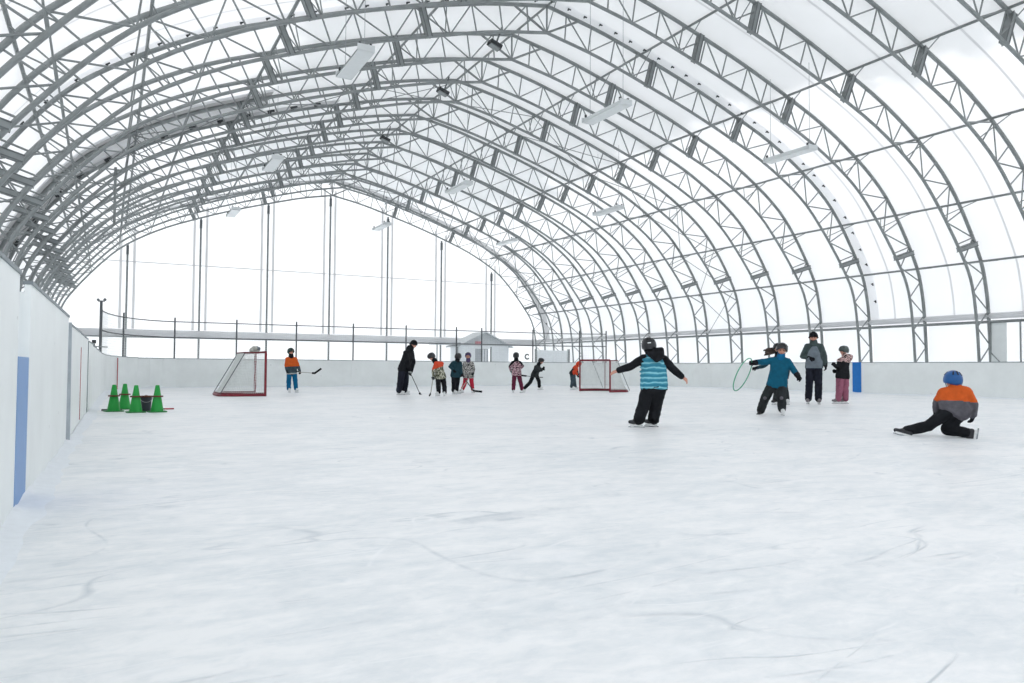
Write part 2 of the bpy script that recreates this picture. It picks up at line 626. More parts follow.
# ---- boards
def board_run(parent, a, b, z1, m=None, z0=0.0, edge=True, thick=0.04, gap=0.002):
    """one board panel from plan point a to b (ice on its left when walking clockwise) with a grey cap"""
    a, b = Vector((a[0], a[1], 0)), Vector((b[0], b[1], 0))
    d = (b - a).normalized()
    out = Vector((-d.y, d.x, 0))               # away from the ice
    p, q = a + d * gap, b - d * gap
    vs = []
    for z in (z0, z1):
        for v in (p, q):
            vs += [(v.x, v.y, z), (v.x + out.x * thick, v.y + out.y * thick, z)]
    mb = MB().add(vs, [(0, 2, 3, 1), (4, 5, 7, 6), (0, 4, 6, 2), (1, 3, 7, 5), (0, 1, 5, 4), (2, 6, 7, 3)])
    o = mb.build('board_panel', m or M['board'], parent)
    if edge:
        c = MB()
        e0, e1 = a + out * thick / 2, b + out * thick / 2
        c.bar((e0.x, e0.y, z1 + 0.012), (e1.x, e1.y, z1 + 0.012), thick + 0.02, 0.024)
        c.build('board_cap', M['board_edge'], o)
    return o


def XL(y):
    return -0.572 + 0.0145 * y


wl = thing('wall_left', 'tall white rink boards along the left side with a narrow gate gap', 'rink boards', kind='structure')
for y0, y1, h in ((-5, -2.2, 1.45), (-2.2, 0.6, 1.45), (0.6, 3.3, 1.45), (3.3, 5.50, 1.45), (6.14, 8.1, 1.45), (8.1, 10.22, 1.45)):
    board_run(wl, (XL(y0), y0), (XL(y1), y1), h)
board_run(wl, (XL(5.53), 5.53), (XL(6.12), 6.12), 0.95, M['board_blue'], edge=False, thick=0.03)
post = MB()
for y in (5.46, 6.18):
    post.bar((XL(y) - 0.055, y, 0), (XL(y) - 0.055, y, 1.40), 0.03, 0.03)
post.build('gate_post', M['board'], wl)
# the gate section stands a little back from its neighbours, with a dark end post
post = MB()
post.bar((XL(10.32) - 0.005, 10.34, 0), (XL(10.32) - 0.015, 10.34, 1.40), 0.08, 0.08)
post.build('gate_post', M['board_post'], wl)
for y0, y1, h in ((10.45, 11.9, 1.38), (11.9, 13.3, 1.38), (13.3, 14.6, 1.37), (14.6, 15.9, 1.36)):
    board_run(wl, (XL(y0) - 0.005, y0), (XL(y1) - 0.005, y1), h)
pm = MB()
pm.bar((XL(16.0) - 0.02, 16.0, 0), (XL(16.0) - 0.02, 16.0, 1.34), 0.05, 0.05)
pm.build('gate_post', M['board_edge'], wl)
for y0, y1, h in ((16.1, 18.4, 1.33), (18.4, 20.8, 1.30), (20.8, 23.2, 1.28), (23.2, 25.4, 1.26), (25.4, 27.6, 1.25)):
    board_run(wl, (XL(y0), y0), (XL(y1), y1), h)
# thin red seams between the gate leaves
rl = MB()
rl.box((XL(13.3) + 0.0, 13.3, 0.62), (0.008, 0.014, 1.1))
rl.build('red_seam_strip', M['redline'], wl)

wf = thing('wall_far', 'white rink boards across the far end with both rounded corners', 'rink boards', kind='structure')
i0, i1 = 7, 7 + 8 + 7 + 8
for i in range(i0, i1):
    f = min(1.0, (i - i0) / 5)
    board_run(wf, pp[i], pp[i + 1], 1.25 - 0.07 * f)
g = MB()
g.box((0.275, 30.93, 0.60), (0.025, 0.03, 1.14), Matrix.Rotation(-0.3, 3, 'Z'))
g.build('red_goal_line', M['redline'], wf)

wr = thing('wall_right', 'long white rink boards along the right side', 'rink boards', kind='structure')
for i in range(i1, len(pp) - 1):
    o = board_run(wr, pp[i], pp[i + 1], RINK['h'])
tag(MB().box((25.755, 19.87, 0.60), (0.02, 0.38, 1.22)).build('blue_line', M['blue'], wr), 'blue painted line marker on the board')

# ---- snow scraped against the foot of the boards
def snow_bank(name, pts, wid, hgt, seed, label):
    mb, n = MB(), 7
    rows = []
    L = 0.0
    prev = None
    for (x, y, nx, ny) in pts:
        if prev:
            L += math.hypot(x - prev[0], y - prev[1])
        prev = (x, y)
        rows.append((x, y, nx, ny, L))
    vs = []
    for (x, y, nx, ny, L) in rows:
        a = 0.5 + 0.5 * noise.noise((L * 0.9, seed, 0)) + 0.35 * noise.noise((L * 3.1, seed, 5))
        ww = wid * (0.55 + 0.7 * max(0, a))
        hh = hgt * max(0.08, a)
        for j in range(n):
            u = j / (n - 1)
            bump = 1 + 0.5 * noise.noise((L * 5, u * 4, seed)) + 0.25 * noise.noise((L * 14, u * 9, seed))
            z = hh * (1 - u) ** 1.7 * bump
            vs.append((x + nx * ww * u, y + ny * ww * u, max(z, 0.001) if j < n - 1 else -0.01))
    fs = []
    for i in range(len(rows) - 1):
        for j in range(n - 1):
            a = i * n + j
            fs.append((a, a + 1, a + n + 1, a + n))
    mb.add(vs, fs)
    return tag(mb.build(name, M['snow'], smooth=True), label, 'snow', kind='stuff')


snow_bank('snow', [(XL(y * 0.08), y * 0.08, 1, 0) for y in range(-40, 340)], 0.20, 0.06, 1.3, 'low ridge of scraped snow along the foot of the left boards')
fp = []
for i in range(i0, len(pp) - 1):
    a, b = Vector(pp[i]), Vector(pp[i + 1])
    d = (b - a).normalized()
    k = max(1, int((b - a).length / 0.2))
    for j in range(k):
        q = a + (b - a) * j / k
        fp.append((q.x, q.y, d.y, -d.x))
snow_bank('snow', fp, 0.5, 0.07, 4.4, 'thin snow along the foot of the far and right boards')

# ---- roof membrane, one panel per bay, and the curtain walls below its hem
HEM_Z = 2.75
roof = thing('ceiling', 'white translucent fabric roof stretched over steel arches', 'roof', kind='structure')
arch = [(r, z) for r, z in chord(OUTER, 60, 0.09) if z >= HEM_Z]
ys = [Y0 + BAY * k for k in range(-9, K1 + 1)] + [HALL_FAR]
panel_cache = {}
for i in range(len(ys) - 1):
    L = round(ys[i + 1] - ys[i], 3)
    if L not in panel_cache:
        nb = 4
        vs = [(r, L * j / nb, z - 0.05 * math.sin(math.pi * j / nb) * (1 if z > 4 else 0)) for r, z in arch for j in range(nb + 1)]
        fs = [(a * (nb + 1) + j, a * (nb + 1) + j + 1, (a + 1) * (nb + 1) + j + 1, (a + 1) * (nb + 1) + j)
              for a in range(len(arch) - 1) for j in range(nb)]
        panel_cache[L] = MB().add(vs, fs).mesh('fabric_panel', M['membrane'], True)
    link('fabric_panel', panel_cache[L], roof, (XC, ys[i], 0))
# welded seams that show half way along the near bays
seam_pts = [(r, z) for r, z in chord(OUTER, 60, 0.035) if z >= HEM_Z + 0.1]
sm = None
for k in range(-2, 2):
    if sm is None:
        vs = [(r, y, z) for r, z in seam_pts for y in (-0.035, 0.035)]
        sm = MB().add(vs, [(2 * a, 2 * a + 1, 2 * a + 3, 2 * a + 2) for a in range(len(seam_pts) - 1)]).mesh('fabric_seam', M['membrane_seam'], True)
    link('fabric_seam', sm, roof, (XC, Y0 + BAY * (k + 0.52), 0))
# rolled hem above the lowest purlin
for s in (-1, 1):
    MB().path([(XC + s * 15.62, HALL_NEAR, HEM_Z + 0.12), (XC + s * 15.62, HALL_FAR - 0.1, HEM_Z + 0.12)], 0.11, 10).build('fabric_hem', M['membrane_seam'], roof, True)

for side, s in (('left', -1), ('right', 1)):
    wo = thing('wall_outer_' + side, 'white curtain wall below the roof hem on the %s side' % side, 'curtain wall', kind='structure')
    for i in range(len(ys) - 1):
        x = XC + s * 15.80
        a, b = ys[i] + 0.012, ys[i + 1] - 0.012
        MB().add([(x, a, -0.05), (x, b, -0.05), (x - s * .03, b, HEM_Z + 0.02), (x - s * .03, a, HEM_Z + 0.02)], [(0, 1, 2, 3)]).build('curtain_panel', M['membrane_wall'], wo)

# ---- far and near end walls of the hall
COLX = [XC + 0.10 + 3.853 * i for i in range(-3, 4)]


def arch_z(x, off=0.09, P=OUTER):
    r = abs(x - XC)
    pts = chord(P, 80, off)
    half = [q for q in pts if q[0] >= -1e-6]
    for a, b in zip(half, half[1:]):
        if b[0] <= r <= a[0] and a[0] > b[0]:
            u = (r - b[0]) / (a[0] - b[0])
            if a[1] < 1e-6 and b[1] < 1e-6:
                continue
            return b[1] + (a[1] - b[1]) * u
    return 0.0


def end_wall(name, y, label):
    e = thing(name, label, 'end wall', kind='structure')
    bounds = [XC - 15.75] + COLX + [XC + 15.75]
    for a, b in zip(bounds, bounds[1:]):
        n = 16
        vs, fs = [], []
        for i in range(n + 1):
            x = a + (b - a) * i / n
            top = max(0.6, arch_z(x) + 0.02) if abs(x - XC) < 15.6 else 2.6
            vs += [(x, y, -0.05), (x, y, top)]
        fs = [(2 * i, 2 * i + 2, 2 * i + 3, 2 * i + 1) for i in range(n)]
        MB().add(vs, fs).build('fabric_panel', M['membrane_wall'], e)
    return e


ew = end_wall('wall_outer_far', HALL_FAR, 'bright white fabric end wall behind the far boards')
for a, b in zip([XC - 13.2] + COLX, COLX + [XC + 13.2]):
    MB().box(((a + b) / 2, HALL_FAR - 0.02, 6.85), (b - a - 0.1, 0.008, 0.05)).build('fabric_seam', M['membrane_double_shadow'], ew)
hem = MB().path([(XC - 15.6, HALL_FAR - 0.2, 2.76), (XC + 15.6, HALL_FAR - 0.2, 2.76)], 0.21, 12)
hem.build('fabric_hem', M['membrane_seam'], ew, True)
MB().path([(XC - 15.6, HALL_FAR - 0.42, 2.52), (XC + 15.6, HALL_FAR - 0.42, 2.52)], 0.045, 8).build('hem_pipe', M['steel'], ew, True)
for i, x in enumerate(COLX):                    # grey strips painting blurred shadows of outside columns on the fabric
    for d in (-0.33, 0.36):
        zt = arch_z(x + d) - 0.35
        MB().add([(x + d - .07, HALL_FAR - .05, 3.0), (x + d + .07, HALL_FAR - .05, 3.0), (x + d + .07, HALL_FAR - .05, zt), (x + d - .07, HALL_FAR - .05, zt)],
                 [(0, 1, 2, 3)]).build('column_shadow', M['membrane_double_shadow'], ew)
# a dark C shaped mark and a pale door low on the end wall
cm = MB()
cm.path([(26.95 + 0.17 * math.cos(a), HALL_FAR - 0.06, 1.72 + 0.17 * math.sin(a)) for a in [0.7 + i * (4.9 / 10) for i in range(11)]], 0.05, 8)
cm.build('curved_mark', M['darkgrey'], ew)
end_wall('wall_outer_near', HALL_NEAR, 'white fabric end wall behind the camera')

# ---- far right pale double door with posts in the corner of the hall
dr = thing('door_1', 'pale double door in the far right corner of the hall', 'door', (26.65, 44.4, 0), kind='structure')
for x in (-0.62, 0.62):
    MB().box((x, 0, 1.05), (1.2, 0.06, 2.1)).build('door_leaf', M['shed'], dr)
for x in (-1.3, 1.3):
    MB().box((x, -0.02, 1.1), (0.12, 0.14, 2.2)).build('door_post', M['steel'], dr)
MB().box((0.5, -0.08, 1.25), (0.5, 0.05, 0.07)).build('push_bar', M['darkgrey'], dr)

# ---- door opening at the right edge
dr = thing('door_2', 'grey fabric flap beside an opening behind the right boards', 'door', (27.9, 15.5, 0), kind='structure')
MB().box((0, 0.25, 1.35), (0.03, 0.62, 2.66)).build('flap', M['board'], dr)
MB().path([(0, -0.52, 0), (0, -0.52, 2.7)], 0.03, 8).build('door_post', M['steel'], dr)
MB().path([(-0.12, 0.42, 1.55), (-0.12, 0.02, 1.1), (-0.12, -0.1, 0.2)], 0.02, 6).build('stay_rod', M['steel'], dr)

# ---- snow lying on the crown of the roof, outside the fabric
def roof_snow(y0, y1, left, right, seed):
    mb = MB()
    nb, na = 10, 70
    pts = chord(OUTER, 60, 0.2)
    vs, idx = [], {}
    fs = []
    for a, (r, z) in enumerate(pts):
        for j in range(nb + 1):
            y = y0 + (y1 - y0) * j / nb
            idx[a, j] = len(vs)
            vs.append((XC + r, y, z))
    for a in range(len(pts) - 1):
        for j in range(nb):
            r = (pts[a][0] + pts[a + 1][0]) / 2
            y = y0 + (y1 - y0) * (j + .5) / nb
            lim = (right if r > 0 else left) + 1.6 * noise.noise((y * 0.55, seed, 1.0)) + 0.9 * noise.noise((y * 1.7, seed, 3.0)) - 1.1 * abs(((y - Y0) / BAY) % 1 - 0.5)
            if abs(r) < lim:
                fs.append((idx[a, j], idx[a, j + 1], idx[a + 1, j + 1], idx[a + 1, j]))
    mb.add(vs, fs)
    return mb


mb = MB()
for i, (y0, y1) in enumerate(zip(ys, ys[1:])):
    k = i - 9
    left, right = 8.0, 8.6
    if k in (-1, -2):
        right = 9.8
    if k >= 11:
        left, right = 5.5, 5.5
    q = roof_snow(y0, y1, left, right, 3.0 + k * 0.37)
    mb.add(q.v, q.f)
tag(mb.build('snow', M['roof_snow'], smooth=True), 'snow lying on the crown of the roof outside, greying the fabric', 'snow', kind='stuff')

# ---- steel arch trusses
RI, RO = 0.052, 0.062
SPLICES = [4.3, 8.4, 14.35]
inner_pts, outer_pts = chord(INNER, 44), chord(OUTER, 44)


def half_nodes():
    """spline parameters of the web panel points from foot to ridge"""
    ts, t, acc, prev = [0.0], 0.0, 0.0, spline(INNER, 0)
    step = 0.55
    while t < TMAX - 1e-6:
        t = min(TMAX, t + 0.01)
        q = spline(INNER, t)
        acc += math.hypot(q[0] - prev[0], q[1] - prev[1])
        prev = q
        if acc >= step:
            ts.append(t)
            acc = 0.0
            step = 0.62 if q[1] < 4.9 else 0.92
    if TMAX - ts[-1] < 0.22:
        ts[-1] = TMAX
    else:
        ts.append(TMAX)
    return ts


nodes = half_nodes()
WEB = []                                        # ((r,z),(r,z), radius) over the whole arch
for s in (1, -1):
    for i, t in enumerate(nodes[:-1]):
        a, b = spline(INNER, t), spline(OUTER, t)
        a2, b2 = spline(INNER, nodes[i + 1]), spline(OUTER, nodes[i + 1])
        low = a[1] < 4.9
        if not low and i > 0:
            WEB.append(((s * a[0], a[1]), (s * b[0], b[1]), 0.024))
        heavy = 0.024
        if i == len(nodes) - 2:
            continue
        if i % 2 == 0:
            WEB.append(((s * a[0], a[1]), (s * b2[0], b2[1]), heavy))
        else:
            WEB.append(((s * b[0], b[1]), (s * a2[0], a2[1]), heavy))
# the ridge: heavy V from the lower apex up to the outer chord
pk = spline(OUTER, TMAX - 0.60)
for s in (1, -1):
    WEB.append(((0, 11.72), (s * pk[0], pk[1]), 0.04))
WEB.append(((0, 11.72), (0, 12.6), 0.03))


def closest_t(P, r, z):
    return min((i * 0.01 for i in range(int(TMAX * 100) + 1)), key=lambda t: (spline(P, t)[0] - r) ** 2 + (spline(P, t)[1] - z) ** 2)


PURLIN = [(15.61, 2.66), (15.12, 4.80), (13.9, 6.75), (11.6, 8.68), (8.15, 10.31), (3.75, 11.75), (0.0, 12.6)]
chord_i = MB().path([(r, 0, z) for r, z in inner_pts], RI, 8).mesh('inner_chord', M['steel'], True)
chord_o = MB().path([(r, 0, z) for r, z in outer_pts], RO, 8).mesh('outer_chord', M['steel'], True)
web_me = [MB().path([(a[0], 0, a[1]), (b[0], 0, b[1])], rr, 6, False).mesh('web_member', M['steel'], True) for a, b, rr in WEB]
splice_me, brace_me = [], []
for rr in SPLICES:
    t = t_at_outer_r(rr) if rr < 14 else closest_t(OUTER, 14.85, 5.4)
    a, b = spline(INNER, t), spline(OUTER, t)
    for s in (1, -1):
        A, B = Vector((s * a[0], 0, a[1])), Vector((s * b[0], 0, b[1]))
        d = (B - A).normalized()
        nrm = Vector((d.z, 0, -d.x))
        mb = MB()
        p0, p1 = A - d * 0.03, B + d * 0.03
        # two channel sections bolted back to back: web plates and their lips
        mb.use(M['steel'])
        mb.bar(p0, p1, 0.17, 0.15, up=nrm)
        mb.use(M['steel_dark'])
        for y in (-0.092, 0.092):
            for o_ in (-0.07, 0.07):
                mb.bar(p0 + Vector((0, y, 0)) + nrm * o_, p1 + Vector((0, y, 0)) + nrm * o_, 0.014, 0.03, up=nrm)
        splice_me.append(mb.mesh('splice_plate'))
for (r, z) in PURLIN:
    t = closest_t(OUTER, r, z)
    a = spline(INNER, max(0.0, t - 0.0))
    for s in ((1, -1) if r > 0 else (1,)):
        mb = MB()
        for y in (-0.62, 0.62):
            mb.path([(s * r, y, z - 0.03), (s * a[0], 0, a[1])], 0.017, 6, False)
        brace_me.append(mb.mesh('knee_brace', M['steel'], True))
base_me = []
for s in (1, -1):
    mb = MB()
    mb.box((s * 15.4, 0, 0.02), (1.1, 0.3, 0.04))
    base_me.append(mb.mesh('base_plate', M['steel_dark']))

for k in range(K0, K1 + 1):
    n_from_end = K1 - k + 1
    tr = thing('roof_truss', 'grey steel arch truss of the roof, %s in line from the white end wall' % ordinal(n_from_end), 'roof truss',
               (XC, Y0 + BAY * k, 0), 0, 'steel arch trusses')
    link('inner_chord', chord_i, tr)
    link('outer_chord', chord_o, tr)
    for me in splice_me:
        link('splice_plate', me, tr)
    for me in brace_me:
        link('knee_brace', me, tr)
    for me in base_me:
        link('base_plate', me, tr)
    if k < -2:                                  # outside the photograph: one joined part is enough
        mb = MB()
        for a, b, rr in WEB:
            mb.path([(a[0], 0, a[1]), (b[0], 0, b[1])], rr, 5, False)
        mb.build('web_member', M['steel'], tr)
    else:
        for me in web_me:
            link('web_member', me, tr)

# ---- purlins running the length of the hall
words = ['lowest', 'second from the bottom', 'third from the bottom', 'fourth from the bottom', 'fifth from the bottom', 'uppermost']
for i, (r, z) in enumerate(PURLIN):
    for s in ((1, -1) if r > 0 else (1,)):
        if r > 0:
            lab = '%s of the long steel purlins on the %s slope of the roof' % (words[i], 'right' if s > 0 else 'left')
        else:
            lab = 'long steel purlin along the ridge of the roof'
        mb = MB().path([(XC + s * r, Y0 + BAY * K0, z), (XC + s * r, HALL_FAR - 0.1, z)], 0.04 if i else 0.055, 8)
        tag(mb.build('purlin', M['steel'], smooth=True), lab, 'purlin', 'roof purlins')

# ---- crossed bracing rods in two bays
for (ka, kb, lab) in ((5, 6, 'middle'), (12, 13, 'last')):
    for s in (1, -1):
        br = thing('brace_rods', 'crossed steel bracing rods in the %s braced bay, %s slope' % (lab, 'right' if s > 0 else 'left'), 'bracing', (XC, 0, 0), 0, 'crossed bracing rods')
        for (r0, z0), (r1, z1) in zip(PURLIN, PURLIN[1:]):
            for q in (0, 1):
                ya, yb = (Y0 + BAY * ka, Y0 + BAY * kb) if q else (Y0 + BAY * kb, Y0 + BAY * ka)
                o = 0.11 - 0.05 * q
                MB().path([(s * (r0 - o), ya, z0 - o), (s * max(0.0, r1 - o), yb, z1 - o)], 0.016, 6, False).build('rod', M['steel'], br)

# ---- a second lining under the left part of one bay, greyer than the rest of the roof
lp = [(r, z) for r, z in chord(OUTER, 60, 0.076) if z >= HEM_Z + 0.3 and r < -7.2]
nb = 6
vs = []
for a, (r, z) in enumerate(lp):
    cut = 0.25 * noise.noise((a * 0.35, 2.0, 0)) + max(0.0, (r + 9.5) * 0.5)
    for j in range(nb + 1):
        vs.append((r, BAY * (-0.32 + 1.28 * j / nb), z - 0.02 * math.sin(math.pi * j / nb)))
lin = MB().add(vs, [(a * (nb + 1) + j, a * (nb + 1) + j + 1, (a + 1) * (nb + 1) + j + 1, (a + 1) * (nb + 1) + j) for a in range(len(lp) - 1) for j in range(nb)])
lin.build('fabric_lining', M['membrane_lining'], roof, True, (XC, Y0 + BAY * 5, 0))

# ---- lacing flaps where two lengths of roof fabric meet
def lacing(name, y, side, n, label, lo, hi, width=0.36, mtl='membrane_white', cs=1.0):
    t_ = thing(name, label, 'fabric joint', (XC, y, 0), kind='structure')
    pts = [(r, z) for r, z in chord(OUTER, 80, 0.03) if z >= HEM_Z + 0.1 and lo <= r <= hi]
    vs = [(r, yy, z) for r, z in pts for yy in (0, width * side)]
    MB().add(vs, [(2 * a, 2 * a + 1, 2 * a + 3, 2 * a + 2) for a in range(len(pts) - 1)]).build('lacing_flap', M[mtl], t_, True)
    me = MB().box((0, 0, 0), (0.11, 0.04, 0.03)).box((0.02, 0.03, 0.015), (0.04, 0.07, 0.02)).mesh('lacing_clip', M['darkgrey'])
    acc, prev = 0.0, pts[0]
    pc = chord(OUTER, 80, -0.02)
    pc = [(r, z) for r, z in pc if z >= HEM_Z + 0.1 and lo <= r <= hi]
    step = (sum(math.hypot(b[0] - a[0], b[1] - a[1]) for a, b in zip(pc, pc[1:]))) / n
    prev = pc[0]
    for q in pc[1:]:
        acc += math.hypot(q[0] - prev[0], q[1] - prev[1])
        if acc >= step:
            acc = 0.0
            c = link('lacing_clip', me, t_, (q[0], width * side * 0.86, q[1]))
            c.scale = (cs, cs, cs)
            c.rotation_euler = (0, -math.atan2(q[1] - prev[1], q[0] - prev[0]), 0)
        prev = q


lacing('trim_1', Y0 + BAY * 2 - 0.08, -1, 64, 'laced joint in the roof fabric with dark clips, running over the whole arch', -16, 16)
lacing('trim_2', Y0 + BAY * 6 - 0.1, -1, 18, 'laced joint in the grey left part of the roof fabric', -16, -4, 0.5, 'membrane_double_shadow', 2.4)
lacing('trim_3', Y0 + BAY * 13 - 0.1, -1, 40, 'laced joint in the roof fabric just before the end wall', -16, 16, 0.6, 'membrane_double_shadow')

# ---- wind columns of the end wall
for i, x in enumerate(COLX):
    zt = arch_z(x, 0.0, INNER) + 0.12
    c = thing('wind_column', '%s slim steel column from the left against the white end wall' % ordinal(i + 1), 'column', (x, HALL_FAR - 0.22, 0), 0, 'end wall columns')
    MB().path([(0, 0, 0), (0, 0, zt)], 0.06, 8).build('pole', M['steel'], c, True)
    MB().box((0, 0, zt - 0.38), (0.14, 0.12, 0.5)).build('head_bracket', M['steel_dark'], c)
    MB().box((0, 0, 0.02), (0.3, 0.3, 0.04)).build('base_plate', M['steel_dark'], c)

# ---- fence above the far boards
fe = thing('fence', 'pipe fence with netting above the far end boards', 'fence', (0, 0, 0))
off = 0.10
def outward(i):
    a, b = Vector(pp[max(0, i - 1)]), Vector(pp[min(len(pp) - 1, i + 1)])
    d = (b - a).normalized()
    return (pp[i][0] - d.y * off, pp[i][1] + d.x * off)
rail = [(XL(28.2) - off, 27.7)] + [outward(i) for i in range(8, i1 - 4)]
for z, r in ((2.71, 0.022), (2.06, 0.024)):
    MB().path([(x, y, z) for x, y in rail], r, 8).build('rail', M['fence'], fe, True)
post_xy = [rail[0]]
for px in (0.45, 2.36, 4.78, 7.29, 9.85, 12.40, 15.0, 16.37, 19.3, 21.9):
    best = min(((a, b) for a, b in zip(rail, rail[1:]) if min(a[0], b[0]) <= px <= max(a[0], b[0])), key=lambda q: -q[0][1])
    a, b = best
    u = (px - a[0]) / (b[0] - a[0])
    post_xy.append((px, a[1] + (b[1] - a[1]) * u))
post_xy.append(rail[-1])
for i, (x, y) in enumerate(post_xy):
    MB().path([(x, y, 0), (x, y, 2.95 if i == 0 else 2.88)], 0.034 if i else 0.045, 8).build('post', M['fence'], fe, True)
mb = MB()
mb.box((rail[0][0], rail[0][1], 2.96), (0.2, 0.05, 0.04)).ball((rail[0][0] - .09, rail[0][1], 3.0), 0.045, 8, 6).ball((rail[0][0] + .1, rail[0][1], 3.01), 0.05, 8, 6)
mb.build('post_bracket', M['fence'], fe)
# knotted netting between rail and boards: fine cords, denser near the left corner where two layers overlap
net = MB()
def cord(p, q, r=0.0035):
    net.path([p, q], r, 3, False)
acc = 0.0
for (a, b) in zip(rail, rail[1:]):
    A, B = Vector((*a, 0)), Vector((*b, 0))
    n = max(1, int((B - A).length / 0.09))
    for j in range(n):
        q = A + (B - A) * j / n
        cord((q.x, q.y, 1.2), (q.x, q.y, 2.7))
    for j in range(17):
        z = 1.22 + j * 0.09
        cord((A.x, A.y, z), (B.x, B.y, z))
tag(net.build('netting', M['net'], fe), kind='stuff')

# small post and bracket standing behind the left boards
sp = thing('bracket_post', 'short post with a side arm behind the left boards near the far corner', 'post', (XL(22.8) - 0.12, 22.8, 0))
MB().path([(0, 0, 0), (0, 0, 1.47)], 0.03, 8).build('post', M['steel'], sp, True)
MB().box((0, 0, 1.52), (0.1, 0.1, 0.09)).build('cap', M['darkgrey'], sp)
MB().bar((-0.1, 0, 1.40), (0.32, 0, 1.38), 0.035, 0.03).build('side_arm', M['steel'], sp)

# ---- entrance shed inside the far end
sh = thing('shed', 'small pale gabled entrance shed behind the far boards', 'shed', (22.1, 45.6, 0))
mb = MB()
W, D, EV, PK = 1.78, 1.5, 2.36, 3.22
mb.box((-1.22, 0, EV / 2), (1.12, 0.08, EV)).box((1.13, 0, EV / 2), (1.3, 0.08, EV)).box((-0.1, 0, 2.26), (1.2, 0.08, 0.2))
mb.box((-W, D / 2, EV / 2), (0.08, D, EV)).box((W, D / 2, EV / 2), (0.08, D, EV))
mb.build('wall', M['shed'], sh)
mb = MB().add([(-W - .1, -.04, EV), (W + .1, -.04, EV), (0, -.04, PK), (-W - .1, .04, EV), (W + .1, .04, EV), (0, .04, PK)], [(0, 1, 2), (3, 5, 4), (0, 3, 4, 1), (1, 4, 5, 2), (2, 5, 3, 0)])
mb.build('gable', M['shed_roof'], sh)
for s in (-1, 1):
    MB().bar((s * (W + 0.25), D / 2, EV - 0.08), (0, D / 2, PK + 0.05), 0.06, D + 0.6, up=(0, 1, 0)).build('roof_slope', M['shed_roof'], sh)
d = MB().box((-0.22, -0.02, 1.08), (0.95, 0.06, 2.14)).build('door', M['shed_dark'], sh)
for x in (-0.10, 0.10):
    MB().box((x - 0.02, -0.06, 1.66), (0.07, 0.02, 0.9)).build('window_strip', M['glass_bright'], d)
MB().box((0.46, -0.05, 1.15), (0.07, 0.08, 2.3)).build('door_post', M['steel'], sh)
MB().box((-0.52, -0.10, 2.52), (0.42, 0.06, 0.24)).build('sign', M['sign_red'], sh)
MB().box((-2.65, 0.5, 2.48), (1.7, 1.4, 0.16)).build('canopy', M['shed_roof'], sh)
for x in (-3.4, -1.95):
    MB().path([(x, 0.0, 0), (x, 0.0, 2.42)], 0.04, 8).build('canopy_post', M['steel'], sh)

# ---- hanging lights: rows across the roof
def make_light():
    t_ = thing('ceiling_light', 'x', 'light')
    mb = MB()
    w0, w1, L = 0.21, 0.12, 0.92
    vs = [(x, y, z) for z, ww in ((0.0, w0), (0.13, w1)) for x, y in ((-ww, -L), (ww, -L), (ww, L), (-ww, L))]
    mb.add(vs, [(0, 1, 5, 4), (1, 2, 6, 5), (2, 3, 7, 6), (3, 0, 4, 7), (4, 5, 6, 7)])
    mb.build('housing', M['light_body'], t_)
    MB().box((0, 0, 0.0), (0.38, 1.8, 0.03)).build('lens', M['light_lens'], t_)
    for y in (-0.93, 0.93):
        MB().box((0, y, 0.06), (0.40, 0.03, 0.15)).build('end_cap', M['light_body'], t_)
        for x in (-0.13, 0.13):
            MB().box((x, y * 0.9, 0.17), (0.04, 0.06, 0.07)).build('clip', M['darkgrey'], t_)
    return t_


row_word = {5.0: 'left', 12.25: 'middle', 19.6: 'right'}
col_word = ['nearest', 'second', 'third']
proto = None
for x in (4.98, 12.2, 19.45):
    for j, y in enumerate((17.45, 27.65, 37.4)):
        roww = 'left' if x < 8 else 'middle' if x < 16 else 'right'
        t_ = make_light() if proto is None else copy_tree(proto)
        proto = proto or t_
        t_.location = (x, y, 8.05 if x < 16 else 7.86)
        t_['label'] = 'white hanging light trough, %s in the %s row under the roof' % (('nearest', 'second nearest', 'farthest')[j], roww)
        t_['group'] = 'hanging light troughs'
for t_ in [o for o in bpy.data.objects if o.name.startswith('ceiling_light')]:
    x, y, z = t_.location
    ztop = arch_z(x, 0.0, OUTER)
    for dy in (-0.8, 0.8):
        MB().path([(0, dy, 0.14), (0, dy, ztop - z)], 0.007, 5, False).build('hanger_wire', M['wire'], t_)

# ---- small dark fittings under the ridge
def make_fit():
    t_ = thing('floodlight', 'x', 'light')
    MB().box((0, 0, 0), (0.42, 0.30, 0.12), Matrix.Rotation(0.35, 3, 'Y')).build('housing', M['darkgrey'], t_)
    MB().box((-0.02, 0, -0.075), (0.34, 0.24, 0.03), Matrix.Rotation(0.35, 3, 'Y')).build('lens', M['steel'], t_)
    MB().bar((0.05, 0, 0.05), (0.25, 0, 0.62), 0.03, 0.05).build('bracket', M['steel_dark'], t_)
    return t_


fit = None
for j, (x, y) in enumerate(((10.6, 21.3), (10.75, 25.9), (10.75, 32.6))):
    t_ = make_fit() if fit is None else copy_tree(fit)
    fit = fit or t_
    t_.location = (x, y, 11.15)
    t_['label'] = 'small dark floodlight clamped under the roof ridge, %s to the camera' % ('nearest', 'second nearest', 'third nearest')[j]
    t_['group'] = 'ridge floodlights'

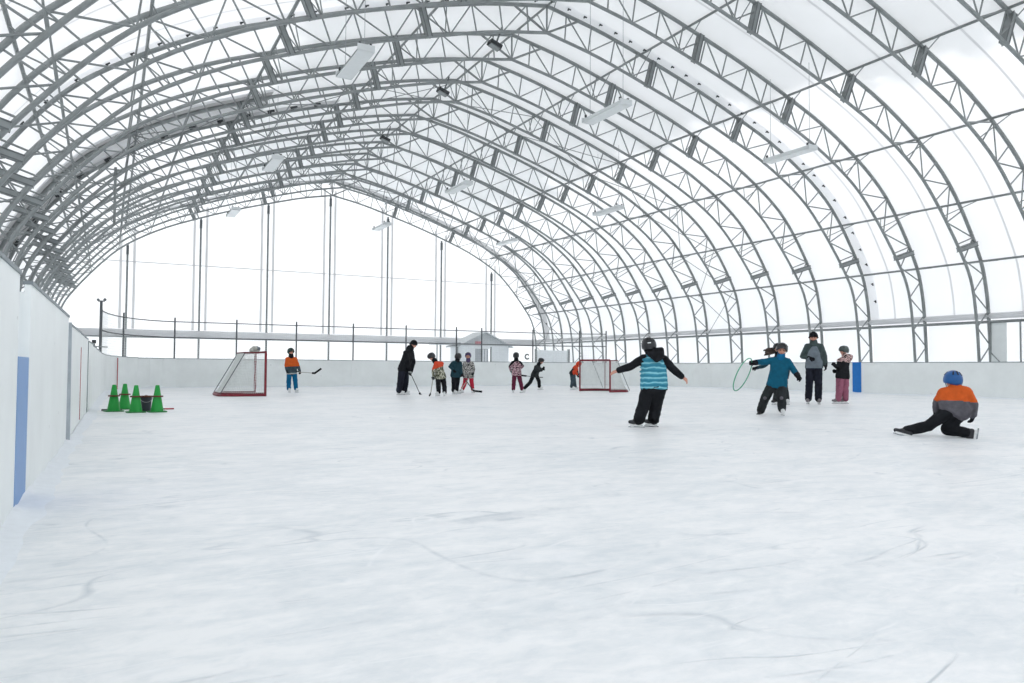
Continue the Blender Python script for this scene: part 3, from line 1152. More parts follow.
# ---- pipe hanging from a left hand arch
hp = tag(MB().path([(0.05, 28.2, 5.55), (0.05, 28.2, 7.45)], 0.045, 8).build('hanging_pipe', M['steel'], smooth=True), 'short vertical grey pipe hanging from an arch on the left', 'pipe')
POSE = {
    'orange_blue': {'loc': [5.68, 26.97], 'rz': -0.2076, 'H': [-0.092, 0.0, 1.407], 'N': [-0.081, 0.0, 1.254], 'SL': [-0.215, 0.0, 1.161], 'SR': [0.065, 0.0, 1.164], 'EL': [-0.25, 0.03, 0.947], 'WL': [-0.222, -0.06, 0.764], 'ER': [0.163, 0.02, 0.904], 'WR': [0.218, -0.08, 0.727], 'HL': [-0.127, 0.0, 0.642], 'HR': [0.037, 0.0, 0.643], 'KL': [-0.149, -0.02, 0.368], 'KR': [0.071, -0.02, 0.368], 'AL': [-0.142, 0.0, 0.078], 'AR': [0.099, -0.0, 0.077], 'stick': [[0.1, -0.06, 0.745], [0.233, -0.12, 0.703], [0.63, -0.25, 0.675], [0.718, -0.28, 0.67], [0.928, -0.3, 0.83]]},
    'adult_black': {'loc': [8.57, 23.81], 'rz': -0.3456, 'H': [0.333, 0.0, 1.65], 'N': [0.241, 0.0, 1.517], 'SL': [0.074, -0.12, 1.378], 'SR': [0.268, 0.14, 1.401], 'EL': [0.145, -0.2, 1.066], 'WL': [0.216, -0.12, 0.801], 'ER': [0.336, 0.2, 1.07], 'WR': [0.25, 0.1, 0.722], 'HL': [-0.044, -0.09, 0.815], 'HR': [0.04, 0.09, 0.815], 'KL': [-0.08, -0.1, 0.456], 'KR': [0.085, 0.1, 0.453], 'AL': [-0.122, -0.1, 0.113], 'AR': [0.048, 0.12, 0.1], 'stick': [[0.163, -0.0, 0.894], [0.237, -0.02, 0.707], [0.546, -0.05, 0.05], [0.568, -0.06, 0.004], [0.613, -0.25, -0.03]]},
    'orange_camo': {'loc': [9.16, 22.23], 'rz': -0.391, 'H': [-0.212, -0.0, 1.223], 'N': [-0.097, -0.0, 1.095], 'SL': [-0.075, -0.15, 1.019], 'SR': [0.119, 0.12, 1.022], 'EL': [-0.152, -0.22, 0.796], 'WL': [-0.151, -0.15, 0.617], 'ER': [0.002, 0.1, 0.75], 'WR': [-0.115, -0.05, 0.571], 'HL': [0.019, -0.05, 0.557], 'HR': [0.168, 0.05, 0.556], 'KL': [0.015, -0.08, 0.289], 'KR': [0.2, 0.02, 0.287], 'AL': [0.023, -0.02, 0.064], 'AR': [0.212, 0.04, 0.077], 'stick': [[-0.14, -0.1, 0.661], [-0.165, -0.12, 0.513], [-0.217, -0.15, 0.127], [-0.225, -0.15, 0.082], [-0.268, -0.28, 0.013]]},
    'dark_teal': {'loc': [10.37, 23.74], 'rz': -0.4118, 'H': [0.13, -0.0, 1.26], 'N': [0.104, -0.0, 1.14], 'SL': [-0.037, -0.05, 1.062], 'SR': [0.204, 0.08, 1.059], 'EL': [-0.145, -0.1, 0.93], 'WL': [-0.03, -0.2, 0.816], 'ER': [0.228, 0.1, 0.844], 'WR': [0.253, -0.0, 0.681], 'HL': [-0.012, -0.02, 0.611], 'HR': [0.117, 0.02, 0.611], 'KL': [-0.009, -0.04, 0.366], 'KR': [0.105, 0.04, 0.364], 'AL': [-0.015, -0.02, 0.12], 'AR': [0.086, 0.08, 0.131], 'stick': [[0.233, -0.0, 0.702], [0.295, 0.03, 0.604], [0.645, 0.2, 0.129], [0.687, 0.22, 0.101], [0.951, 0.25, 0.074]]},
    'camo_red': {'loc': [11.48, 25.02], 'rz': -0.4302, 'H': [-0.008, 0.0, 1.315], 'N': [0.002, 0.0, 1.149], 'SL': [-0.131, -0.0, 1.052], 'SR': [0.139, 0.0, 1.053], 'EL': [-0.199, 0.02, 0.842], 'WL': [-0.203, -0.06, 0.682], 'ER': [0.199, 0.02, 0.859], 'WR': [0.177, -0.06, 0.699], 'HL': [-0.075, -0.0, 0.552], 'HR': [0.106, -0.0, 0.553], 'KL': [-0.125, -0.03, 0.305], 'KR': [0.139, -0.03, 0.306], 'AL': [-0.192, -0.0, 0.057], 'AR': [0.162, -0.0, 0.059], 'stick': [[0.185, -0.1, 0.714], [0.059, -0.2, 0.569], [-0.271, -0.3, 0.08], [-0.313, -0.32, 0.023], [-0.54, -0.4, -0.018]]},
    'maroon': {'loc': [13.21, 24.5], 'rz': -0.4945, 'H': [-0.042, 0.0, 1.336], 'N': [-0.035, -0.0, 1.191], 'SL': [-0.172, -0.0, 1.094], 'SR': [0.104, 0.0, 1.095], 'EL': [-0.268, 0.03, 0.948], 'WL': [-0.236, 0.16, 0.803], 'ER': [0.202, 0.02, 0.967], 'WR': [0.065, 0.22, 0.821], 'HL': [-0.095, -0.0, 0.627], 'HR': [0.056, -0.0, 0.628], 'KL': [-0.119, 0.02, 0.338], 'KR': [0.135, 0.02, 0.339], 'AL': [-0.133, 0.0, 0.033], 'AR': [0.181, -0.1, 0.118]},
    'black_lean': {'loc': [15.66, 27.73], 'rz': -0.5142, 'H': [0.383, -0.0, 1.184], 'N': [0.274, 0.0, 1.055], 'SL': [0.145, -0.15, 0.951], 'SR': [0.275, 0.15, 0.982], 'EL': [0.255, -0.22, 0.761], 'WL': [0.438, -0.18, 0.835], 'ER': [0.388, 0.2, 0.797], 'WR': [0.461, 0.15, 0.89], 'HL': [0.048, -0.08, 0.576], 'HR': [0.159, 0.08, 0.575], 'KL': [-0.072, -0.08, 0.3], 'KR': [0.296, 0.08, 0.336], 'AL': [-0.327, -0.1, 0.042], 'AR': [0.309, 0.1, 0.023], 'stick': [[0.457, -0.2, 0.51], [0.274, -0.22, 0.52], [-0.237, -0.25, 0.568], [-0.329, -0.25, 0.575], [-0.457, -0.2, 0.592]]},
    'red_bent': {'loc': [17.56, 27.52], 'rz': -0.5679, 'H': [0.256, -0.0, 1.062], 'N': [0.152, -0.0, 0.994], 'SL': [0.069, -0.15, 0.955], 'SR': [0.145, 0.15, 0.975], 'EL': [0.115, -0.17, 0.731], 'WL': [0.182, -0.1, 0.6], 'ER': [0.183, 0.15, 0.73], 'WR': [0.214, 0.1, 0.598], 'HL': [-0.079, -0.09, 0.635], 'HR': [-0.023, 0.09, 0.634], 'KL': [-0.018, -0.1, 0.336], 'KR': [0.053, 0.1, 0.333], 'AL': [-0.058, -0.1, 0.055], 'AR': [0.08, 0.1, 0.051]},
    'striped': {'loc': [7.29, 9.35], 'rz': -0.6623, 'H': [0.044, 0.0, 1.246], 'N': [0.078, 0.0, 1.132], 'SL': [-0.043, 0.0, 1.057], 'SR': [0.277, -0.0, 1.041], 'EL': [-0.235, 0.02, 0.932], 'WL': [-0.428, 0.05, 0.866], 'ER': [0.435, 0.03, 0.87], 'WR': [0.549, 0.06, 0.779], 'HL': [0.047, 0.0, 0.571], 'HR': [0.21, 0.02, 0.58], 'KL': [-0.034, 0.06, 0.345], 'KR': [0.153, 0.12, 0.345], 'AL': [-0.099, 0.0, 0.088], 'AR': [0.121, 0.16, 0.106]},
    'teal_hoop': {'loc': [11.68, 10.89], 'rz': -0.8207, 'H': [0.139, -0.0, 1.295], 'N': [0.12, 0.03, 1.142], 'SL': [-0.032, 0.03, 1.08], 'SR': [0.247, 0.03, 1.063], 'EL': [-0.227, -0.02, 1.051], 'WL': [-0.385, -0.08, 1.035], 'ER': [0.355, 0.02, 0.896], 'WR': [0.435, -0.05, 0.775], 'HL': [-0.047, 0.02, 0.559], 'HR': [0.121, 0.02, 0.562], 'KL': [-0.181, -0.03, 0.336], 'KR': [0.126, -0.08, 0.344], 'AL': [-0.262, 0.12, 0.1], 'AR': [0.133, 0.0, 0.071]},
    'behind': {'loc': [15.32, 14.1], 'rz': -0.8266, 'H': [-0.057, 0.0, 1.447], 'N': [-0.043, 0.0, 1.263], 'SL': [-0.181, -0.0, 1.166], 'SR': [0.123, 0.0, 1.167], 'EL': [-0.412, 0.02, 0.981], 'WL': [-0.586, -0.05, 0.938], 'ER': [0.198, 0.02, 0.943], 'WR': [0.181, -0.05, 0.75], 'HL': [-0.108, 0.0, 0.538], 'HR': [0.075, 0.0, 0.54], 'KL': [-0.088, -0.02, 0.282], 'KR': [0.134, 0.02, 0.316], 'AL': [-0.119, 0.0, 0.072], 'AR': [0.154, 0.06, 0.107]},
    'adult_grey': {'loc': [16.43, 13.98], 'rz': -0.8658, 'H': [-0.002, -0.0, 1.755], 'N': [0.003, -0.0, 1.597], 'SL': [-0.157, 0.02, 1.519], 'SR': [0.179, 0.02, 1.518], 'EL': [-0.276, -0.0, 1.261], 'WL': [-0.085, -0.17, 1.2], 'ER': [0.269, 0.03, 1.245], 'WR': [0.287, -0.03, 1.016], 'HL': [-0.087, 0.0, 0.932], 'HR': [0.105, -0.0, 0.933], 'KL': [-0.111, -0.03, 0.521], 'KR': [0.111, -0.03, 0.524], 'AL': [-0.136, -0.0, 0.077], 'AR': [0.108, -0.0, 0.082]},
    'pink': {'loc': [17.4, 13.92], 'rz': -0.896, 'H': [0.074, -0.0, 1.414], 'N': [0.095, -0.0, 1.266], 'SL': [-0.035, -0.08, 1.155], 'SR': [0.196, 0.1, 1.167], 'EL': [-0.046, -0.14, 0.954], 'WL': [-0.137, -0.12, 1.02], 'ER': [0.086, 0.1, 0.888], 'WR': [-0.108, -0.0, 0.863], 'HL': [-0.023, -0.06, 0.687], 'HR': [0.106, 0.06, 0.687], 'KL': [-0.038, -0.06, 0.396], 'KR': [0.103, 0.06, 0.396], 'AL': [-0.059, -0.06, 0.102], 'AR': [0.11, 0.06, 0.102]},
    'kneel': {'loc': [10.05, 6.38], 'rz': -1.0048, 'H': [0.096, 0.1, 0.762], 'N': [0.127, 0.06, 0.695], 'SL': [-0.017, 0.05, 0.601], 'SR': [0.251, 0.0, 0.624], 'EL': [-0.089, 0.14, 0.46], 'WL': [-0.109, 0.2, 0.335], 'ER': [0.333, 0.05, 0.444], 'WR': [0.325, 0.18, 0.288], 'HL': [0.042, 0.0, 0.302], 'HR': [0.192, 0.0, 0.292], 'KL': [-0.205, 0.08, 0.136], 'KR': [0.015, 0.12, 0.095], 'AL': [-0.455, 0.03, 0.063], 'AR': [0.263, -0.02, 0.069]},
}
# ================================================================== PEOPLE
JOBS = []


class Blob:
    """closed rounded hulls that are fused into one continuous surface"""
    def __init__(self):
        self.mb = MB()

    def hull(self, balls, seg=1):
        """convex hull of spheres (centre, radius or (rx, ry, rz))"""
        bm = bmesh.new()
        for c, r in balls:
            rr = Vector(r) if isinstance(r, (tuple, list, Vector)) else Vector((r, r, r))
            t = bmesh.new()
            bmesh.ops.create_icosphere(t, subdivisions=seg + 1, radius=1.0)
            for v in t.verts:
                bm.verts.new(Vector(c) + Vector((v.co.x * rr.x, v.co.y * rr.y, v.co.z * rr.z)))
            t.free()
        res = bmesh.ops.convex_hull(bm, input=list(bm.verts), use_existing_faces=False)
        dead = [g for g in res['geom_interior'] + res['geom_unused'] if isinstance(g, bmesh.types.BMVert)]
        bmesh.ops.delete(bm, geom=list(set(dead)), context='VERTS')
        bm.verts.ensure_lookup_table()
        for i, v in enumerate(bm.verts):
            v.index = i
        self.mb.add([v.co.copy() for v in bm.verts], [tuple(v.index for v in f.verts) for f in bm.faces])
        bm.free()
        return self

    def limb(self, a, ra, b, rb):
        return self.hull([(a, ra), (b, rb)])

    def done(self, name, mats, parent, voxel=0.011, smooth=3, zone=None, wrinkle=0.0, cuts=(), seed=0.0):
        """link the object now; the fusing is done for all of them at once by fuse_all()"""
        me = bpy.data.meshes.new(name)
        me.from_pydata(self.mb.v, [], self.mb.f)
        o = link(name, me, parent)
        r = o.modifiers.new('fuse', 'REMESH')
        r.mode, r.voxel_size = 'VOXEL', voxel
        if smooth:
            s = o.modifiers.new('soften', 'SMOOTH')
            s.iterations, s.factor = smooth, 0.5
        JOBS.append((o, mats if isinstance(mats, (list, tuple)) else [mats], zone, wrinkle, cuts, seed))
        return o


def fuse_all():
    bpy.context.view_layer.update()
    dg = bpy.context.evaluated_depsgraph_get()
    out = [bpy.data.meshes.new_from_object(j[0].evaluated_get(dg)) for j in JOBS]
    for (o, mats, zone, wr, cuts, seed), me in zip(JOBS, out):
        o.modifiers.clear()
        old = o.data
        me.name = o.name
        o.data = me
        bpy.data.meshes.remove(old)
        if cuts:
            bm = bmesh.new()
            bm.from_mesh(me)
            for co, no in cuts:
                bmesh.ops.bisect_plane(bm, geom=list(bm.verts) + list(bm.edges) + list(bm.faces), plane_co=co, plane_no=no, clear_outer=True)
            bm.to_mesh(me)
            bm.free()
        if wr:
            n = len(me.vertices)
            for v, nm in zip(me.vertices, [x.vector.copy() for x in me.vertex_normals]):
                c = v.co
                a = noise.noise((c.x * 9 + seed, c.y * 9, c.z * 15)) + 0.5 * noise.noise((c.x * 21, c.y * 21 + seed, c.z * 30))
                v.co = c + nm * a * wr
        me.materials.clear()
        for m_ in mats:
            me.materials.append(m_)
        if zone:
            me.polygons.foreach_set('material_index', [zone(p.center) for p in me.polygons])
        else:
            me.polygons.foreach_set('material_index', [0] * len(me.polygons))
        me.polygons.foreach_set('use_smooth', [True] * len(me.polygons))
        me.update()
    JOBS.clear()


def frame(f, up=(0, 0, 1)):
    """columns: side (right hand of someone looking along f), f, up"""
    f = Vector(f).normalized()
    s = f.cross(Vector(up)).normalized()
    return Matrix((s, f, s.cross(f))).transposed()


def hand(parent, wrist, d, palm, m, k=1.0, curl=0.6, name='glove', fat=1.0, thumb=1):
    """palm, four bent fingers of different length and a thumb from the side of the palm"""
    d = Vector(d).normalized()
    palm = (Vector(palm) - d * Vector(palm).dot(d))
    palm = palm.normalized() if palm.length > 1e-3 else d.orthogonal().normalized()
    lat = d.cross(palm).normalized()
    w = Vector(wrist)
    b = Blob()
    L = 0.085 * k
    b.hull([(w - d * 0.015, 0.024 * k * fat), (w + d * L + lat * 0.026 * k, 0.014 * k * fat), (w + d * L - lat * 0.026 * k, 0.014 * k * fat)])
    b.limb(w - d * 0.05 * k, 0.036 * k * fat, w + d * 0.01, 0.03 * k * fat)
    for i, ln in enumerate((0.062, 0.072, 0.068, 0.052)):
        o = (i - 1.5) * 0.0185 * k * (1 + 0.25 * (fat - 1))
        p0 = w + d * (L - 0.008) + lat * o
        d1 = (d * math.cos(curl * 0.6) + palm * math.sin(curl * 0.6)).normalized()
        d2 = (d * math.cos(curl * 1.7) + palm * math.sin(curl * 1.7)).normalized()
        p1 = p0 + d1 * ln * 0.55 * k
        p2 = p1 + d2 * ln * 0.55 * k
        r = 0.0095 * k * (1 + 0.45 * (fat - 1))
        b.limb(p0, r * 1.08, p1, r).limb(p1, r, p2, r * 0.85)
    t0 = w + d * 0.022 * k + lat * 0.026 * k * thumb
    t1 = t0 + (d * 0.55 + lat * thumb * 0.75 + palm * 0.35).normalized() * 0.036 * k
    t2 = t1 + (d * 0.85 + lat * thumb * 0.15 + palm * (0.3 + curl * 0.4)).normalized() * 0.03 * k
    r = 0.0115 * k * (1 + 0.4 * (fat - 1))
    b.limb(t0, r * 1.15, t1, r).limb(t1, r, t2, r * 0.85)
    return b.done(name, m, parent, voxel=0.0055, smooth=2)


def skate(parent, ankle, toe, up, k, m, shin=None):
    """boot, blade holder and runner"""
    t = Vector(toe).normalized()
    u = Vector(up)
    u = (u - t * u.dot(t)).normalized()
    A = Vector(ankle)
    s = 0.95 * k
    heel = A - u * 0.055 * s - t * 0.035 * s
    ball = A - u * 0.068 * s + t * 0.105 * s
    tip = A - u * 0.066 * s + t * 0.165 * s
    lat = t.cross(u)
    b = Blob()
    b.hull([(A + u * 0.05 * s, 0.047 * s), (A - t * 0.01 * s, 0.047 * s), (heel, 0.042 * s)])
    b.hull([(heel, 0.040 * s), (A + t * 0.03 * s, 0.040 * s), (ball, 0.042 * s)])
    b.hull([(ball, 0.042 * s), (tip, 0.034 * s)])
    o = b.done('skate', m, parent, voxel=0.008, smooth=2)
    sole = -0.108 * s
    R = Matrix((t, lat, u)).transposed()
    mb = MB().use(M['skate_white'])
    mb.box(A + u * (sole - 0.012 * s) + t * 0.05 * s, (0.23 * s, 0.022, 0.02 * s), R)
    for q in (-0.035, 0.125):
        mb.box(A + u * (sole - 0.026 * s) + t * q * s, (0.06 * s, 0.018, 0.03 * s), R)
    mb.use(M['blade'])
    mb.box(A + u * (sole - 0.046 * s) + t * 0.05 * s, (0.285 * s, 0.005, 0.024 * s), R)
    mb.build('blade', None, o)
    return o


def dome(parent, name, c, F, r, m, low_front=0.15, low_back=-0.75, low_side=-0.45, thick=0.012, up=None, vents=None, vent_mat=None, peak=False, extra=None):
    """helmet or cap shell: open below, the rim cut higher over the brow; F is the head frame matrix"""
    mb = MB()
    nu, nv = 28, 10
    def rim(a):
        fr = math.sin(a)                                        # +1 front, -1 back
        return (low_front if fr > 0 else low_back) * abs(fr) ** 1.5 + low_side * (1 - abs(fr) ** 1.5)
    rings = []
    for sc_ in (1.0, 1.0 - thick / r[2]):
        vs = []
        for i in range(nv + 1):
            for j in range(nu):
                a = 2 * math.pi * j / nu
                zmin = rim(a)
                th_max = math.acos(max(-0.98, min(0.98, zmin)))
                th = th_max * i / nv
                p = Vector((r[0] * math.sin(th) * math.cos(a), r[1] * math.sin(th) * math.sin(a), r[2] * math.cos(th))) * sc_
                vs.append(Vector(c) + F @ p)
        rings.append(vs)
    n = (nv + 1) * nu
    fs = []
    for i in range(nv):
        for j in range(nu):
            l = (j + 1) % nu
            fs.append((i * nu + j, (i + 1) * nu + j, (i + 1) * nu + l, i * nu + l))
            fs.append((n + i * nu + j, n + i * nu + l, n + (i + 1) * nu + l, n + (i + 1) * nu + j))
    for j in range(nu):
        l = (j + 1) % nu
        fs.append((nv * nu + j, n + nv * nu + j, n + nv * nu + l, nv * nu + l))
    mb.add(rings[0] + rings[1], fs)
    o = mb.build(name, m, parent, True)
    if vents:
        for az, el, ln in vents:
            d = Vector((math.cos(el) * math.cos(az), math.cos(el) * math.sin(az), math.sin(el)))
            p = Vector((d.x * r[0], d.y * r[1], d.z * r[2]))
            tz = Vector((-math.sin(el) * math.cos(az), -math.sin(el) * math.sin(az), math.cos(el)))
            R = F @ frame(tz, d)
            MB().box(Vector(c) + F @ p, (0.018, ln, 0.007), R).build('vent', vent_mat or M['black'], o)
    if peak:
        vs = []
        for i in range(9):
            a = math.radians(35 + 110 * i / 8)
            for q, dz in ((1.0, 0.0), (1.30, -0.02)):
                for h in (0.006, -0.006):
                    vs.append(Vector(c) + F @ Vector((r[0] * math.cos(a) * q, r[1] * math.sin(a) * q, r[2] * (low_front + 0.06) + dz + h)))
        fs = []
        for i in range(8):
            b_ = i * 4
            fs += [(b_, b_ + 2, b_ + 6, b_ + 4), (b_ + 1, b_ + 5, b_ + 7, b_ + 3), (b_ + 2, b_ + 3, b_ + 7, b_ + 6)]
        MB().add(vs, fs).build('peak', vent_mat or m, o)
    return o


VENTS = [(math.pi / 2, 0.9, 0.06), (math.pi / 2 + 0.5, 0.8, 0.06), (math.pi / 2 - 0.5, 0.8, 0.06),
         (-math.pi / 2, 0.7, 0.07), (-math.pi / 2 + 0.55, 0.65, 0.06), (-math.pi / 2 - 0.55, 0.65, 0.06), (0.2, 0.7, 0.06), (math.pi - 0.2, 0.7, 0.06)]


def person(key, label, face, chest, size, ar, lr, td, jacket, trousers, head='helmet', head_mat='helmet_black', toes=None, gloves='c_black', fat=1.3,
           skates=('skate_white', 'skate_white'), jzone=None, jmats=None, tzone=None, tmats=None, hem=0.10, palms=None, curls=(0.7, 0.7), ups=None, hood=None, neck_mat=None, hem_tilt=(0, 0, 0), raise_hem=None):
    p = POSE[key]
    J = {k_: Vector(v) for k_, v in p.items() if k_ not in ('loc', 'rz', 'stick')}
    root = thing('person', label, 'person', (p['loc'][0], p['loc'][1], 0), p['rz'])
    k = size
    face, chest = Vector(face).normalized(), Vector(chest).normalized()
    ks = 0.62 + 0.38 * size                    # blades stand on the ice, not in it
    for i, s in enumerate('LR'):
        if ups is None or tuple(ups[i]) == (0, 0, 1):
            J['A' + s].z = max(J['A' + s].z, 0.158 * 0.95 * ks)
    pel = (J['HL'] + J['HR']) / 2
    axis = (J['N'] - pel).normalized()
    lat = (J['SR'] - J['SL']).normalized()
    F = frame(face, axis if abs(face.dot(axis)) < 0.9 else (0, 0, 1))
    hips = {}
    for s in 'LR':
        hips[s] = J['H' + s] + axis * 0.05
    # ---- body: one continuous figure from head to feet
    b = Blob()
    H = J['H']
    hk = 0.55 + 0.45 * k
    b.hull([(H + F @ Vector((0, -0.012, 0.02)) * hk, 0.088 * hk), (H + F @ Vector((0, 0.014, -0.03)) * hk, 0.074 * hk), (H + F @ Vector((0, 0.035, -0.088)) * hk, 0.036 * hk)], 2)
    b.limb(H + F @ Vector((0, 0.086, -0.008)) * hk, 0.008 * hk, H + F @ Vector((0, 0.102, -0.034)) * hk, 0.013 * hk)       # nose
    for s in (-1, 1):                                                                                                     # ears
        b.hull([(H + F @ Vector((s * 0.084, -0.006, -0.02)) * hk, 0.018 * hk), (H + F @ Vector((s * 0.084, -0.012, 0.008)) * hk, 0.018 * hk)])
    b.limb(H - axis * 0.06 * hk, 0.055 * hk, J['N'] - axis * 0.04, 0.06 * hk)
    b.hull([(J['SL'] * 0.8 + J['SR'] * 0.2, 0.06 * k), (J['SR'] * 0.8 + J['SL'] * 0.2, 0.06 * k), (J['N'] - axis * 0.05, 0.06 * k), (pel + axis * 0.2 + lat * 0.05, 0.09 * k), (pel + axis * 0.2 - lat * 0.05, 0.09 * k)])
    b.hull([(pel + axis * 0.22 + lat * 0.05, 0.09 * k), (pel + axis * 0.22 - lat * 0.05, 0.09 * k), (hips['L'], 0.085 * k), (hips['R'], 0.085 * k)])
    for s in 'LR':
        b.limb(J['S' + s], 0.05 * k, J['E' + s], 0.042 * k).limb(J['E' + s], 0.042 * k, J['W' + s], 0.028 * k)
        b.limb(hips[s], 0.085 * k, J['K' + s], 0.058 * k).limb(J['K' + s], 0.06 * k, J['A' + s], 0.04 * k)
    b.done('body', [M['skin']], root, voxel=0.010, smooth=2)
    fm = MB()
    for s in (-1, 1):
        MB().ball(H + F @ Vector((s * 0.032, 0.085, 0.004)) * hk, 0.0115 * hk, 8, 6).build('eye', M['eye'], root, True)
    MB().ball(H + F @ Vector((0, 0.083, -0.066)) * hk, (0.024 * hk, 0.008 * hk, 0.007 * hk), 10, 6, F).build('mouth', M['lip'], root, True)
    # ---- jacket
    b = Blob()
    up_c = (J['SL'] + J['SR']) / 2 * 0.62 + pel * 0.38
    b.hull([(J['SL'] * 0.93 + J['SR'] * 0.07, ar * 1.12), (J['SR'] * 0.93 + J['SL'] * 0.07, ar * 1.12), (J['N'] - axis * 0.045, 0.075 * k),
            (up_c + lat * 0.07 * k + chest * 0.02, td * 0.98), (up_c - lat * 0.07 * k + chest * 0.02, td * 0.98)])
    b.hull([(up_c + lat * 0.07 * k + chest * 0.02, td * 0.98), (up_c - lat * 0.07 * k + chest * 0.02, td * 0.98), (hips['L'] - axis * (0.02 - (raise_hem or (0, 0))[0]), td * 1.02), (hips['R'] - axis * (0.02 - (raise_hem or (0, 0))[1]), td * 1.02)])
    b.limb(J['N'] - axis * 0.06, 0.092 * k, J['N'] + axis * 0.035, 0.080 * k)
    for s in 'LR':
        mid = J['E' + s] * 0.5 + J['S' + s] * 0.5
        b.limb(J['S' + s], ar * 1.1, J['E' + s], ar * 0.96)
        d = (J['W' + s] - J['E' + s]).normalized()
        b.limb(J['E' + s], ar * 0.98, J['W' + s] - d * 0.02, ar * 0.80)
    if hood:
        for q in hood:
            b.hull([(Vector(c_), r_) for c_, r_ in q])
    cut = [(pel - axis * hem, (-axis + Vector(hem_tilt)).normalized())]
    jm = [M[x] for x in (jmats or [jacket])]
    b.done('jacket', jm, root, voxel=0.011, smooth=3, zone=(lambda c, z=jzone: z(c, J, pel, axis)) if jzone else None, wrinkle=0.007, cuts=() if raise_hem else cut, seed=len(label))
    # ---- trousers
    b = Blob()
    lift = 0.03 if not raise_hem else 0.06
    b.hull([(hips['L'] + axis * lift, lr * 1.08), (hips['R'] + axis * lift, lr * 1.08), (hips['L'], lr * 1.1), (hips['R'], lr * 1.1)])
    for s in 'LR':
        b.limb(hips[s], lr * 1.08, J['K' + s], lr * 0.92)
        d = (J['A' + s] - J['K' + s]).normalized()
        b.limb(J['K' + s], lr * 0.92, J['A' + s] + d * 0.012, lr * 0.84)
    tm = [M[x] for x in (tmats or [trousers])]
    b.done('trousers', tm, root, voxel=0.011, smooth=3, zone=(lambda c, z=tzone: z(c, J, pel, axis)) if tzone else None, wrinkle=0.009, seed=len(label) + 3)
    # ---- hands and skates
    for i, s in enumerate('LR'):
        d = (J['W' + s] - J['E' + s]).normalized()
        pl = Vector(palms[i]) if palms else chest * 0.6 - lat * (1 if s == 'R' else -1) * 0.8
        g = gloves if isinstance(gloves, str) else gloves[i]
        hand(root, J['W' + s], d, pl, M[g], 0.55 + 0.45 * k, curls[i], 'hand' if g == 'skin' else 'glove', 1.0 if g == 'skin' else fat, 1 if i else -1)
        t_ = toes[i] if toes else tuple(chest)
        u_ = ups[i] if ups else (0, 0, 1)
        skate(root, J['A' + s], t_, u_, 0.62 + 0.38 * k, M[skates[i]])
    # ---- head gear
    hr = (0.112 * hk + 0.012, 0.134 * hk + 0.012, 0.130 * hk + 0.012)
    hc = H + F @ Vector((0, -0.008, 0.012)) * hk
    if head == 'helmet':
        h = dome(root, 'helmet', hc, F, hr, M[head_mat], 0.30, -0.62, -0.42, 0.02, vents=VENTS)
        MB().path([H + F @ Vector((s * 0.094 * hk, 0.02, -0.03)) for s in (1,)] + [H + F @ Vector((s * 0.05 * hk, 0.05, -0.118 * hk)) for s in (1, -1)] + [H + F @ Vector((-0.094 * hk, 0.02, -0.03))], 0.006, 6).build('chin_strap', M['black'], h)
    elif head == 'beanie':
        h = dome(root, 'hat', hc, F, (hr[0] * 0.93, hr[1] * 0.88, hr[2] * 1.02), M[head_mat], 0.10, -0.55, -0.25, 0.012)
        pts = [hc + F @ Vector((hr[0] * 0.92 * math.cos(a), hr[1] * 0.87 * math.sin(a), hr[2] * (-0.10 + 0.24 * math.sin(a)))) for a in [2 * math.pi * i / 20 for i in range(20)]]
        MB().path(pts, 0.013, 6, closed=True).build('hat_cuff', M[head_mat], h, True)
    # knitted collar or balaclava under the helmet
    nm = neck_mat
    if nm:
        b = Blob()
        b.hull([(J['N'] - axis * 0.02, 0.108 * k), (J['N'].lerp(H, 0.36) - face * 0.006, 0.088 * hk)])
        b.done('neck_warmer', [M[nm]], root, voxel=0.010, smooth=2)
    return root, J, F, H, hk


def torso_t(c, J, pel, axis):
    return (c - pel).dot(axis) / max(0.01, (J['N'] - pel).dot(axis))


def hockey_stick(key, label, shaft='stick_wood', dark_from=None):
    """shaft from the first to the third point, then the curved taped blade"""
    p = POSE[key]
    q = [Vector(v) for v in p['stick']]
    root = thing('hockey_stick', label, 'hockey stick', (p['loc'][0], p['loc'][1], 0), p['rz'], 'hockey sticks in hand')
    s = MB()
    for a, b in zip(q[:2], q[1:3]):
        s.bar(a, b, 0.030, 0.022)
    s.build('shaft', M[shaft], root)
    bl = MB()
    up = Vector((0, 0, 1))
    pts = q[2:]
    for i in range(len(pts) - 1):
        a, b = pts[i], pts[i + 1]
        bl.bar(a - (b - a).normalized() * 0.01, b + (b - a).normalized() * 0.012, 0.014, 0.066)
    bl.build('blade', M['tape'], root)
    MB().bar(q[0], q[0] + (q[1] - q[0]).normalized() * 0.12, 0.036, 0.03).build('grip_tape', M['tape'], root)
    return root


# ---- 1 skater in orange and blue, side of the left goal
z1 = lambda c, J, pel, ax: 0 if torso_t(c, J, pel, ax) > 0.42 else (2 if -0.02 < torso_t(c, J, pel, ax) < 0.05 else 1)
person('orange_blue', 'child skater in an orange and grey jacket and bright blue trousers beside the goal', (0.55, -0.8, -0.05), (0.25, -1, 0), 0.86, 0.058, 0.088, 0.105,
       None, 'c_blue', 'helmet', 'helmet_green', toes=((0.35, -0.95, 0), (0.5, -0.9, 0)), jmats=['c_orange', 'c_slate', 'c_stripe'], jzone=z1, hem=0.05, neck_mat='c_black', curls=(0.6, 1.0))
hockey_stick('orange_blue', 'hockey stick held out level by the skater in orange and blue')

